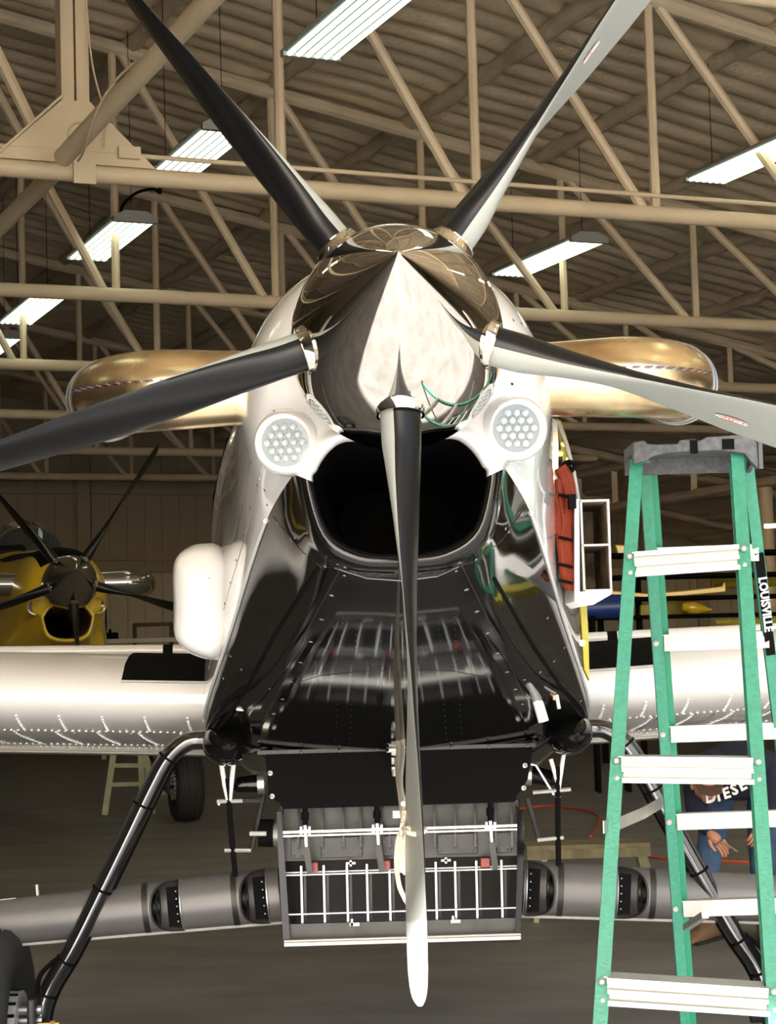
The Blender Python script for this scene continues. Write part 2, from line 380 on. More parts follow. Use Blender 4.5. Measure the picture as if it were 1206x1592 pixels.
# raking wind braces beside the post
for nm, a_, b_, r_, lb in (('wind_brace', P(98, 245, 16.3), P(372, -50, 13.6), .085, 'thick tan pipe brace rising to the right from the gusset, cable looped round it'),
                           ('wind_brace', P(95, 258, 17.0), P(-40, 392, 19.3), .08, 'thick tan pipe brace falling to the left below the gusset')):
    m = MB(); m.tube([a_, b_], r_, 14); o = obj(nm, m, 'truss', None, True); tag(o, lb, 'brace')
    br = o
    if a_.z > 0 and r_ > .083:
        c_ = MB(); d_ = (b_-a_).normalized(); pts = []; x_, y_ = frame(d_)
        for i in range(26):
            t_ = i/25; pts.append(a_+d_*(.15+1.9*t_)+x_*(.1*math.cos(4+5*t_))+y_*(.12*math.sin(4+5*t_)))
        c_.tube(pts, .011, 6); co = obj('looped_cable', c_, 'truss', None, True); tag(co, 'thin tan cable coiled round the thick pipe brace at top left', 'cable')
        pts = [P(122+16*math.cos(a), 208+17*math.sin(a), 16.1) for a in [2*PI*i/16 for i in range(17)]]
        c_ = MB(); c_.tube(pts, .012, 6, caps=False); co = obj('cable_loop', c_, 'truss', None, True); tag(co, 'round loop of tan cable hanging at the middle of the gusset', 'cable')
# eave girder on the right
t = root('eave_girder', B(22.4, 30, 5.05), BY, 'long tan eave girder with short posts seen behind the stepladder top', 'girder')
m = MB(); m.tube([B(22.4, 8, 5.05), B(22.4, PB-.3, 5.05)], .10, 8); obj('bottom_chord', m, 'truss', t, True)
m = MB(); m.tube([B(22.4, 8, 5.95), B(22.4, PB-.3, 5.95)], .10, 8); obj('top_chord', m, 'truss', t, True)
for i in range(22):
    p = 10+i*1.7
    m = MB(); m.beam(B(22.4, p, 5.05), B(22.4, p, 5.95), .13, .1); obj('post', m, 'truss', t)
for i, p in enumerate((21.95, 32.85, 43.6)):
    m = MB(); m.tube([B(22.4, p, 0), B(22.4, p, 4.93)], .16, 12); o = obj('steel_column', m, 'truss', None, True)
    tag(o, ['round tan steel column under the eave girder, nearest the camera', 'round tan steel column under the eave girder, halfway back', 'round tan steel column under the eave girder, by the back wall'][i], 'column', 'eave columns')

# light fixtures: six lit tubes, with a dark plate added to darken the gaps
LZ = 6.85
def fixture(s, p, label, L=2.3, W=.52):
    t = root('ceiling_light', B(s, p, LZ), BY, label, 'light', 'six-tube ceiling lights')
    m = MB(); h = .09
    m.loft([[B(s-W/2, p-L/2, LZ), B(s+W/2, p-L/2, LZ), B(s+W/2, p+L/2, LZ), B(s-W/2, p+L/2, LZ)],
            [B(s-W/2, p-L/2, LZ+.02), B(s+W/2, p-L/2, LZ+.02), B(s+W/2, p+L/2, LZ+.02), B(s-W/2, p+L/2, LZ+.02)],
            [B(s-W/4, p-L/2+.0, LZ+h), B(s+W/4, p-L/2+.0, LZ+h), B(s+W/4, p+L/2, LZ+h), B(s-W/4, p+L/2, LZ+h)]], True, True, True)
    obj('housing', m, 'fixture', t)
    m = MB(); m.prism([B(s-W/2+.01, p-L/2+.02, LZ-.001), B(s+W/2-.01, p-L/2+.02, LZ-.001), B(s+W/2-.01, p+L/2-.02, LZ-.001), B(s-W/2+.01, p+L/2-.02, LZ-.001)], (0, 0, -.003)); obj('tray', m, 'tray', t)
    for i in range(6):
        x = s+(i-2.5)*W/6.3
        m = MB(); m.tube([B(x, p-L/2+.08, LZ-.022), B(x, p+L/2-.08, LZ-.024)], .021, 8); obj('lamp_tube', m, 'tube', t, True)
    for q in (-L/2+.04, L/2-.04):
        m = MB(); m.beam(B(s-W/2, p+q, LZ-.02), B(s+W/2, p+q, LZ-.02), .07, .04); obj('end_cap', m, 'fixture', t)
    for q in (-L/2+.2, L/2-.2):
        m = MB(); m.tube([B(s, p+q, LZ+h), B(s, p+q, ZB+HR(s)-.05)], .004, 5); obj('hanger', m, 'matte', t)
def fx(px, py, D, label): 
    v = P(px, py, D); s = v.x*BC+v.y*BS; p = -v.x*BS+v.y*BC; return s, p
LL = [(560, 20, 15.4, 'largest white ceiling light, at the top centre of the picture'), (300, 243, 19.3, 'white ceiling light behind the top left blade, crossed by the first truss chord'),
      (171, 372, 23.0, 'white ceiling light to the left with a black cord, below the gusset'), (50, 480, 27.8, 'small white ceiling light near the left edge, under the second truss'),
      (-12, 540, 32.0, 'tiny white ceiling light cut by the left edge of the picture'), (850, 400, 24.6, 'white ceiling light just right of the spinner, above the right exhaust pipe'),
      (1185, 240, 20.4, 'white ceiling light cut by the right edge of the picture')]
for a in LL:
    v = ray(a[0], a[1]); v = CAM + v*((LZ-CAMZ)/v.z); fixture(v.x*BC+v.y*BS, -v.x*BS+v.y*BC, a[3])
ORD = ['second', 'third', 'fourth']  # extra lights out of view, added for lighting and reflections
for s, cols_, nm in ((5.8, (9.8, 5.2, .6), 'middle'), (11.5, (11.6, 6.5, 1.2), 'right'), (0, (12, 7, 1.5), 'left'), (-6, (8, 2), 'far left')):
    for k_, p in enumerate(cols_): fixture(s, p, 'added unseen ceiling light beyond the picture top, %s row, %s counted towards the hangar door' % (nm, ORD[k_]))
m = MB(); m.tube(cr([P(186, 338, 22.5), P(192, 318, 22.5), P(212, 300, 22.5), P(238, 294, 22.6), P(249, 300, 22.6), P(246, 284, 22.6)], 5), .018, 6)
tag(obj('power_cord', m, 'matte', None, True), 'black power cord curling from the left ceiling light to the truss', 'cord')

# ================================================================== AIRCRAFT
A0 = R(11); CA, SA = math.cos(A0), math.sin(A0)
HZ = 2.485                                                # hub height; local frame: hub over the origin, +y aft, z up from the floor
HUB = Vector((0, 0, HZ)); AX = Vector((0, -CA, SA)); EX = Vector((1, 0, 0)); EU = Vector((0, SA, CA))
def spin_prof(n=28):
    out = []
    for i in range(n+1):
        t = i/n; out.append((-.17+t*.545, .243*(1-t**2.05)))
    return out
def spinner(par, m, name='spinner'):
    mb = MB(); pr = [(-.19, .10), (-.19, .236), (-.18, .243)] + spin_prof(40)[1:-1] + [(.374, .004), (.3752, .0005)]
    mb.lathe(HUB, AX, pr, 72); return obj(name, mb, m, par, True, world=False, sharp=60)
def blade_mb(phi, Rr=1.46, r0=.13):
    er = EX*math.cos(phi)+EU*math.sin(phi); et = -EX*math.sin(phi)+EU*math.cos(phi)
    chord = [(.13, .088), (.19, .088), (.27, .125), (.38, .18), (.52, .225), (.66, .235), (.8, .22), (.9, .195), (.95, .172), (.975, .145), (.988, .11), (.996, .07), (1, .03)]
    thick = [(.13, .088), (.19, .086), (.27, .068), (.38, .046), (.52, .031), (.66, .022), (.8, .016), (.9, .012), (1, .005)]
    beta = [(.13, 112), (.25, 107), (.4, 97), (.55, 89), (.75, 82), (1, 76)]
    rings = []; N = 24; rs = [.09+.91*i/60 for i in range(55)]+[.925, .94, .955, .97, .98, .988, .994, .998, 1.0]
    rs = sorted(set([round(x, 4) for x in rs if x < .915]+[.885, .9, .92, .935, .95, .965, .97, .98, .988, .994, .998, 1.0]))
    for q in rs:
        c = lerp(chord, q); th = lerp(thick, q); be = R(lerp(beta, q)); r_ = q*Rr
        cd = AX*math.sin(be)+et*math.cos(be); nd = et*math.sin(be)-AX*math.cos(be)
        k = min(1, max(0, (q-.2)/.22)); ring = []
        for j in range(N):
            a = 2*PI*j/N; ca, sa = math.cos(a), math.sin(a)
            x = ca*.5; y = sa*.5*(1-.35*k*(-ca))*(1 if sa > 0 else 1-.75*k)
            ring.append(HUB+er*r_+cd*(c*(x-.08*k))+nd*(th*y))
        rings.append(ring)
    return rings, rs, N, er, et
def blade(par, phi, band=True, cols=('bblack', 'bgrey', 'ivory', 'white'), label=None):
    rings, rs, N, er, et = blade_mb(phi); mb = MB(); vs = [v for r_ in rings for v in r_]; mb.v = [tuple(v) for v in vs]
    for i in range(len(rings)-1):
        q = (rs[i]+rs[i+1])/2
        for j in range(N):
            mb.f.append((i*N+j, i*N+(j+1) % N, (i+1)*N+(j+1) % N, (i+1)*N+j))
            side = math.sin(2*PI*(j+.5)/N)
            mi = 0 if side > 0 else 1
            if band and mi == 1 and q > .885: mi = 2 if .935 < q < .969 else 3
            mb.m.append(mi)
    mb.f.append(tuple((len(rings)-1)*N+j for j in range(N))); mb.m.append(1)
    o = obj('propeller_blade', mb, list(cols), par, True, world=False, sharp=50)
    if label: o['label'] = label
    return o
def cuff(par, phi, m):
    er = EX*math.cos(phi)+EU*math.sin(phi)
    mb = MB(); rings = []
    et = -EX*math.sin(phi)+EU*math.cos(phi)
    # a polished flare where the blade leaves the spinner
    for r_, a_, b_ in ((.15, .120, .10), (.17, .095, .080), (.19, .074, .064), (.206, .062, .055), (.220, .057, .051), (.222, .059, .053), (.221, .053, .047), (.18, .045, .04)):
        ring = []
        for j in range(28):
            a = 2*PI*j/28; ring.append(HUB+er*r_+AX*(a_*math.cos(a)+.0)+et*(b_*math.sin(a)))
        rings.append(ring)
    mb.loft(rings); return obj('blade_cuff', mb, m, par, True, world=False, sharp=50)

# fuselage cage, half sections: x, z from the top centre round to the keel; index 7 = edge of the white paint
KEY = [  # y, points
 (1.15, [(0, 2.20), (.04, 2.20), (.08, 2.20), (.11, 2.19), (.135, 2.17), (.15, 2.15), (.158, 2.14), (.162, 2.125), (.13, 2.04), (.075, 2.0), (0, 1.99)]),
 (.60, [(0, 2.22), (.05, 2.222), (.10, 2.226), (.13, 2.228), (.155, 2.216), (.172, 2.20), (.182, 2.185), (.19, 2.168), (.150, 2.05), (.085, 2.002), (0, 1.99)]),
 (.335, [(0, 2.240), (.05, 2.246), (.10, 2.256), (.135, 2.254), (.160, 2.238), (.180, 2.215), (.194, 2.190), (.204, 2.163), (.170, 2.048), (.095, 1.998), (0, 1.986)]),
 (.305, [(0, 2.250), (.052, 2.256), (.105, 2.267), (.143, 2.265), (.170, 2.249), (.191, 2.226), (.206, 2.198), (.216, 2.167), (.180, 2.036), (.100, 1.982), (0, 1.972)]),
 (.325, [(0, 2.275), (.060, 2.285), (.115, 2.295), (.165, 2.287), (.200, 2.264), (.221, 2.238), (.232, 2.208), (.239, 2.178), (.197, 2.022), (.112, 1.964), (0, 1.953)]),
 (.42, [(0, 2.62), (.13, 2.60), (.235, 2.54), (.305, 2.44), (.335, 2.34), (.330, 2.265), (.300, 2.215), (.258, 2.185), (.224, 2.030), (.145, 1.957), (0, 1.938)]),
 (.76, [(0, 2.80), (.16, 2.77), (.29, 2.68), (.375, 2.54), (.405, 2.39), (.392, 2.26), (.365, 2.17), (.340, 2.105), (.270, 1.955), (.205, 1.872), (0, 1.848)]),
 (1.6, [(0, 2.84), (.19, 2.81), (.34, 2.71), (.43, 2.55), (.47, 2.38), (.49, 2.18), (.495, 2.0), (.492, 1.86), (.418, 1.750), (.331, 1.69), (0, 1.662)]),
 (2.61, [(0, 2.86), (.24, 2.83), (.42, 2.74), (.53, 2.57), (.60, 2.33), (.640, 2.03), (.665, 1.78), (.673, 1.56), (.645, 1.50), (.47, 1.470), (0, 1.440)]),
 (2.95, [(0, 2.90), (.25, 2.87), (.45, 2.78), (.58, 2.60), (.65, 2.35), (.675, 2.03), (.685, 1.75), (.68, 1.50), (.63, 1.43), (.47, 1.400), (0, 1.375)]),
 (3.6, [(0, 2.95), (.26, 2.93), (.47, 2.84), (.61, 2.66), (.68, 2.38), (.69, 2.03), (.69, 1.75), (.68, 1.45), (.62, 1.33), (.47, 1.30), (0, 1.28)]),
 (4.8, [(0, 2.75), (.24, 2.74), (.43, 2.68), (.56, 2.52), (.62, 2.27), (.63, 1.95), (.62, 1.65), (.60, 1.30), (.55, 1.15), (.42, 1.10), (0, 1.08)]),
 (7.0, [(0, 1.95), (.15, 1.94), (.28, 1.90), (.36, 1.78), (.39, 1.60), (.39, 1.40), (.38, 1.15), (.36, .95), (.33, .85), (.25, .80), (0, .78)]),
 (9.8, [(0, 1.60), (.03, 1.60), (.06, 1.59), (.08, 1.55), (.09, 1.47), (.09, 1.35), (.09, 1.2), (.08, 1.10), (.07, 1.05), (.05, 1.02), (0, 1.01)]),
]
def half_ring(pts):
    v = cr([(x, z, 0) for x, z in pts], 5); return [(q.x, q.y) for q in v]       # 51 points; index 35 = paint edge
def cage(sub=5):
    rows = [[Vector((x, y, z)) for x, z in half_ring(pts)] for y, pts in KEY]
    out = []
    for i in range(len(rows)-1):
        for k in range(sub):
            t = k/sub; row = []
            for j in range(len(rows[0])):
                a = rows[max(i-1, 0)][j]; b = rows[i][j]; c = rows[i+1][j]; d = rows[min(i+2, len(rows)-1)][j]
                L = (c-b).length+1e-6; m0 = (c-a)*(L/((c-a).length+1e-6)) if i > 0 else (c-b); m1 = (d-b)*(L/((d-b).length+1e-6))
                h = b*(2*t**3-3*t*t+1)+m0*(t**3-2*t*t+t)+c*(-2*t**3+3*t*t)+m1*(t**3-t*t)
                row.append(h)
            out.append(row)
    out.append(rows[-1]); return out
CAGE = cage()
def skin_part(rows, j0, j1):
    mb = MB()
    if j0 == 0:                                           # the upper skin, symmetric through the top
        idx = [(-1, j) for j in range(j1, 0, -1)]+[(1, j) for j in range(0, j1+1)]
    else:
        last = len(rows[0])-1
        idx = [(1, j) for j in range(j0, last+1)]+[(-1, j) for j in range(last-1, j0-1, -1)]
    rings = [[Vector((sg*r_[j].x, r_[j].y, r_[j].z)) for sg, j in idx] for r_ in rows]
    mb.loft(rings, closed=False); return mb
EDGE = 35

AP = root('airplane', (0.033, 4.19, 0), R(.5), 'white and black agricultural airplane facing us, polished spinner and five blades', 'airplane')
def W2L(v): return MW['airplane'].inverted() @ Vector(v)
i_thr = 5*1+0
nose_rows = CAGE[8:50]
upper = obj('upper_cowl', skin_part(CAGE[10:51], 0, EDGE), 'white', AP, True, world=False, sharp=60)
upper['label'] = 'glossy white cowl'
lower = obj('belly_cowl', skin_part(CAGE[13:51], EDGE, 50), 'gloss', AP, True, world=False, sharp=60)
lower['label'] = 'gloss black belly cowl'
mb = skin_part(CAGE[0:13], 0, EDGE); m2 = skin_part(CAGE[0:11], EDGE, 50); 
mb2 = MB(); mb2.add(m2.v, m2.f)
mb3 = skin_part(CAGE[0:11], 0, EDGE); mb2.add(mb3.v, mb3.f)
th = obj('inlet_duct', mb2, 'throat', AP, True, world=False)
lp = obj('inlet_lip', skin_part(CAGE[8:19], EDGE, 50), 'lip', AP, True, world=False, sharp=70)
tail = obj('rear_fuselage', skin_part(CAGE[50:], 0, 50), 'white', AP, True, world=False, sharp=60)
bvh_low = BVHTree.FromPolygons([MW['airplane'] @ v.co for v in lower.data.vertices], [tuple(p.vertices) for p in lower.data.polygons])
bvh_up = BVHTree.FromPolygons([MW['airplane'] @ v.co for v in upper.data.vertices], [tuple(p.vertices) for p in upper.data.polygons])
def hit(bv, px, py):
    d = ray(px, py).normalized(); r_ = bv.ray_cast(CAM, d)
    if r_[0] is None: return None
    n_ = r_[1] if r_[1].dot(d) < 0 else -r_[1]
    return r_[0], n_
spn = spinner(AP, 'chrome'); spn['label'] = 'mirror-polished spinner'
bpl = MB(); bpl.lathe(HUB, AX, [(-.21, .0), (-.21, .225), (-.19, .232), (-.185, .10)], 48); obj('spinner_bulkhead', bpl, 'matte', AP, True, world=False)
BLAB = ['propeller blade pointing straight down with white banded tip', 'propeller blade pointing right, grey face', 'upper right propeller blade, grey towards its tip', 'upper left propeller blade, black face', 'propeller blade pointing left, black face']
blades = []
for i in range(5):
    phi = R(-90+72*i); bo = blade(AP, phi, label=BLAB[i]); blades.append(bo); cuff(AP, phi, 'chrome')
bvb = [BVHTree.FromPolygons([MW['airplane'] @ v.co for v in b_.data.vertices], [tuple(p.vertices) for p in b_.data.polygons]) for b_ in blades]
# maker's red ovals on the grey faces
for bi, (x0, y0, x1, y1), flip in ((1, (1112, 642, 1163, 659), 1), (2, (905, 97, 930, 62), 1)):
    h0 = hit(bvb[bi], x0, y0); h1 = hit(bvb[bi], x1, y1)
    if h0 and h1:
        c_ = (h0[0]+h1[0])/2; xd = (h1[0]-h0[0]); L = xd.length; xd.normalize(); n_ = h0[1]; n_ = (n_-xd*n_.dot(xd)).normalized(); yd = n_.cross(xd)
        c_ = c_ + n_*.003
        for nm, k, off, mt in (('decal_border', 1.0, 0, 'white'), ('decal', .93, .0006, 'decal')):
            d_ = MB(); d_.prism([c_+n_*off+xd*(L/2*k*math.cos(a))+yd*(L*.17*k*math.sin(a)) for a in [2*PI*i/28 for i in range(28)]], n_*.0006)
            db = obj(nm, d_, mt, blades[bi])
        tx = text_mb('HARTZELL', L*.2, .0004, c_+n_*.0016, xd, yd, .0004); obj('decal_lettering', tx, 'text', blades[bi])

# landing lights: bezel, glass with rows of LED lenses
def landing_light(par, x, y, z, r_, led=True):
    c_ = Vector((x, y, z)); n_ = Vector((x*.55, -1, -.10)).normalized(); xx, yy = frame(n_)
    m = MB(); m.lathe(c_, n_, [(-.09, r_*1.30), (-.02, r_*1.26), (.012, r_*1.16), (.022, r_*1.06), (.020, r_*1.0), (.002, r_*.985), (.0, r_*.9)], 48); h = obj('light_housing', m, 'white' if led else 'yellow', par, True, world=False)
    m = MB(); m.lathe(c_, n_, [(.0, 0.001), (.0, r_)], 40); obj('reflector', m, 'reflector', h, True, world=False)
    if led:
        for i in range(-3, 4):
            for j in range(-3, 4):
                u = (i+.5*(j % 2))*r_*.33; v = j*r_*.285
                if u*u+v*v < (r_*.86)**2:
                    m = MB(); m.lathe(c_+xx*u+yy*v, n_, [(.001, r_*.15), (.006, r_*.145), (.013, r_*.10), (.016, r_*.05), (.017, .0005)], 12); obj('led_lens', m, 'led', h, True, world=False)
    else:
        m = MB(); m.lathe(c_, n_, [(.012, 0.001), (.008, r_*.5), (.002, r_)], 24); obj('lens', m, 'chrome', h, True, world=False)
    return h
hL = P(444, 690, 4.575); hR = P(801, 668, 4.575)
for px_, py_ in ((444, 690), (801, 668)):
    q_ = hit(bvh_up, px_, py_); v = q_[0]; l = W2L(v); landing_light(AP, l.x, l.y-.028, l.z, .0635)

# exhaust stacks
def exhaust(par, sg, m='bronze', weld=True):
    zc = 2.497; yc = 1.08
    path = [Vector((sg*.28, yc-.02, zc)), Vector((sg*.45, yc, zc)), Vector((sg*.58, yc, zc))]
    for i in range(1, 12):
        a = R(70)*i/11; path.append(Vector((sg*(.605+.20*math.sin(a)), yc+.20*(1-math.cos(a)), zc)))
    ed_ = Vector((sg*math.cos(R(70)), math.sin(R(70)), 0)); path += [path[-1]+ed_*.03, path[-1]+ed_*.075]
    rad = [.098, .103, .110]+[.112]*11+[.112, .112]
    mb = MB(); mb.tube(path, rad, 40, caps=False)
    mb.tube([Vector((p.x, p.y, p.z)) for p in path[::-1]], [r_-.004 for r_ in rad[::-1]], 40, caps=False)
    o = obj('exhaust_pipe', mb, m, par, True, world=False, sharp=60)
    if weld:
        for k in range(2):
            mb = MB(); a = 13+k*0
            mb.lathe(path[-3]+ed_*(.012+.045*k), ed_, [(0, .1125), (.004, .1165), (.010, .1165), (.014, .1125)], 40); obj('pipe_bead', mb, 'steel_l', o, True, world=False)
        # the weld line runs along the front of the pipe in short heat-coloured lengths
        for i in range(0, 12):
            a, b_ = path[i], path[i+1] if i+1 < len(path) else path[i]
            t = (b_-a).normalized(); out = Vector((t.y*sg, -t.x*sg, 0)).normalized()
            if out.y > 0 and abs(t.x) > .3: out = -out
            if abs(t.y) > .5 and out.x*sg < 0: out = -out
            q = 3 if i < 3 else 1
            for k in range(q):
                a1 = a+(b_-a)*(k/q+.02); b1 = a+(b_-a)*((k+1)/q-.02)
                m3 = MB(); rr = rad[i]+.0005
                m3.beam(a1+out*(rr-.001)+Vector((0, 0, .012)), b1+out*(rr-.001)+Vector((0, 0, .012)), .003, .020, out); obj('weld_seam', m3, 'weld', o, world=False)
        mb = MB(); mb.lathe(path[0]+Vector((sg*.09, 0, 0)), Vector((sg, 0, 0)), [(0, .101), (.003, .1065), (.009, .1065), (.012, .102)], 36); obj('clamp_band', mb, 'steel', o, True, world=False)
    return o
exhaust(AP, -1); exhaust(AP, 1)

# wings
def naca(n=22, t=.165, m_=.035, p_=.4):
    up, lo = [], []
    for i in range(n+1):
        x = .5*(1-math.cos(PI*i/n)); yt = 5*t*(.2969*math.sqrt(x)-.126*x-.3516*x*x+.2843*x**3-.1036*x**4)
        yc = m_/p_**2*(2*p_*x-x*x) if x < p_ else m_/(1-p_)**2*((1-2*p_)+2*p_*x-x*x)
        up.append((x, yc+yt)); lo.append((x, yc-yt))
    return up, lo
WC = 2.05; WLE = Vector((0, 3.02, 1.59)); WA = R(8.5)
def wing_pt(x, cx, cz):                                   # x = span position, cx cz = chord fractions
    y = WLE.y+WC*(cx*math.cos(WA)+cz*math.sin(WA)*1); z = WLE.z+WC*(-cx*math.sin(WA)+cz*math.cos(WA))+abs(x)*.045
    return Vector((x, y, z))
def wing(par, sg, m, L=7.8, detail=True):
    up, lo = naca(); mb = MB(); cut = .76
    prof = [(x, z) for x, z in up if x <= cut][::-1]+[(x, z) for x, z in lo[1:] if x <= cut]
    xs = [sg*(.62+(L-.62)*i/24) for i in range(25)]
    rings = [[wing_pt(x, a, b_) for a, b_ in prof] for x in xs]
    mb.loft(rings, True, True, True); o = obj('wing', mb, m, par, True, world=False, sharp=40)
    fm = MB(); fp = [(x, z) for x, z in up if x >= cut]+[(x, z) for x, z in lo[::-1] if x >= cut]
    rg = [[wing_pt(x, a+.012, b_-.012) for a, b_ in fp] for x in (sg*.70, sg*L*.97)]
    fm.loft(rg, True, True, True); fo = obj('flap', fm, m, par, True, world=False, sharp=40)
    tp_ = MB(); tp_.loft([[wing_pt(sg*(L+dx), .5+(a-.5)*k, b_*k) for a, b_ in prof] for dx, k in ((0, 1), (.1, .9), (.16, .6), (.18, .2))], True, False, True); obj('wing_tip', tp_, m, par, True, world=False)
    if detail:
        lead = [(x, z) for x, z in up]
        # black walkway pad wrapped over the leading edge
        def pad(x0, x1, c0, c1, off, mt, nm):
            rings = []
            for x in [x0+(x1-x0)*i/6 for i in range(7)]:
                row = []
                for i in range(13):
                    c_ = c0+(c1-c0)*i/12
                    src = up if c_ > 0 else lo
                    z_ = lerp(src, abs(c_)); row.append(wing_pt(x, abs(c_)-off*.5/WC, z_+off/WC))
                rings.append(row)
            q = MB(); q.loft(rings, False); return obj(nm, q, mt, o, True, world=False)
        xa, xb = sg*.71, sg*1.02
        pad(xa, xb, .012, .62, .006, 'matte', 'walkway_pad')
        q = MB(); q.beam(wing_pt(xa, .008, lerp(up, .008)+.004), wing_pt(xb, .008, lerp(up, .008)+.004), .006, .02, Vector((0, -1, .3))); obj('pad_edge', q, 'alu2', o, world=False)
        # rivet rows on the underside, too small to pick out singly
        q = MB()
        def riv(x, c_):
            z_ = lerp(lo, c_); ctr = wing_pt(x, c_, z_-.0012); q.ball(ctr, .0068, 6, (1, 1, .6))
        x = .72
        while x < 1.62+.2:
            for c_ in (.13, .50, .74): riv(sg*x, c_)
            x += .026
        for k in range(7):
            x0 = .78+k*.16
            for i in range(9): riv(sg*(x0+.0*i), .035+.0105*i)
            for i in range(14): riv(sg*(x0+.05), .15+.024*i)
        rv = obj('rivets', q, 'white', o, True, world=False); rv['kind'] = 'stuff'
        for k in range(5):
            x0 = .80+k*.22; q = MB(); q.tube([wing_pt(sg*x0, .15, lerp(lo, .15)-.002), wing_pt(sg*x0, .48, lerp(lo, .48)-.002)], .003, 5); obj('rib_lap', q, 'alu2', o, world=False)
        q = MB(); q.tube([wing_pt(sg*.70, .745, lerp(lo, .745)-.004), wing_pt(sg*L*.9, .745, lerp(lo, .745)-.004)], .012, 8); obj('flap_gap_strip', q, m, o, True, world=False)
        # white spanwise tube standing in for the stabilizer, with a black band
        z0 = .0; a_ = wing_pt(sg*.72, .80, 0); a_.z = 1.80; b_ = a_+Vector((sg*4.5, 0, .09))
        q = MB(); q.tube([a_, b_], .027, 12); fr = obj('spanwise_tube', q, m, par, True, world=False)
        t0 = .185; q = MB(); d_ = (b_-a_).normalized(); q.tube([a_+d_*.27, a_+d_*.315], .0285, 14); obj('black_band', q, 'matte', fr, True, world=False)
        for k in (.6, 1.9, 3.2):
            q = MB(); e_ = a_+d_*k; q.beam(e_, Vector((e_.x, e_.y, wing_pt(e_.x, .78, .03).z)), .02, .03); obj('tube_bracket', q, m, fr, world=False)
    return o
wing(AP, -1, 'whitewing'); wing(AP, 1, 'whitewing')
# tail surfaces
def tail_feathers(par, m):
    mb = MB(); mb.prism([(-.03, 8.6, 1.6), (-.03, 9.9, 1.4), (-.03, 10.1, 2.55), (-.03, 9.5, 2.65)], (.06, 0, 0)); obj('fin', mb, m, par, world=False, bevel=.02)
    for sg in (-1, 1):
        mb = MB(); mb.prism([(sg*.05, 8.6, 1.47), (sg*2.7, 8.75, 1.5), (sg*2.7, 9.6, 1.42), (sg*.05, 9.7, 1.37)], (0, 0, .06)); obj('stabilizer', mb, m, par, world=False, bevel=.02)
    mb = MB(); mb.tube([(0, 9.0, 1.15), (0, 9.25, .25)], .035, 8); obj('tail_strut', mb, 'steel', par, True, world=False)
    mb = MB(); mb.lathe((-.06, 9.3, .17), (1, 0, 0), [(0, .05), (0, .13), (.02, .165), (.06, .17), (.10, .165), (.12, .13), (.12, .05)], 24); obj('tail_wheel', mb, 'rubber', par, True, world=False)
tail_feathers(AP, 'white')
def canopy(par):
    mb = MB(); rings = []
    for y, w_, h in ((3.5, .3, 2.9), (3.75, .40, 3.22), (4.3, .42, 3.33), (4.8, .40, 3.2), (5.3, .2, 2.65)):
        rings.append([Vector((w_*math.cos(a), y, 2.6+(h-2.6)*math.sin(a)**.6 if 0 < a < PI else 2.6)) for a in [PI*i/14 for i in range(15)]])
    mb.loft(rings, False); obj('canopy', mb, 'canopy', par, True, world=False)
canopy(AP)
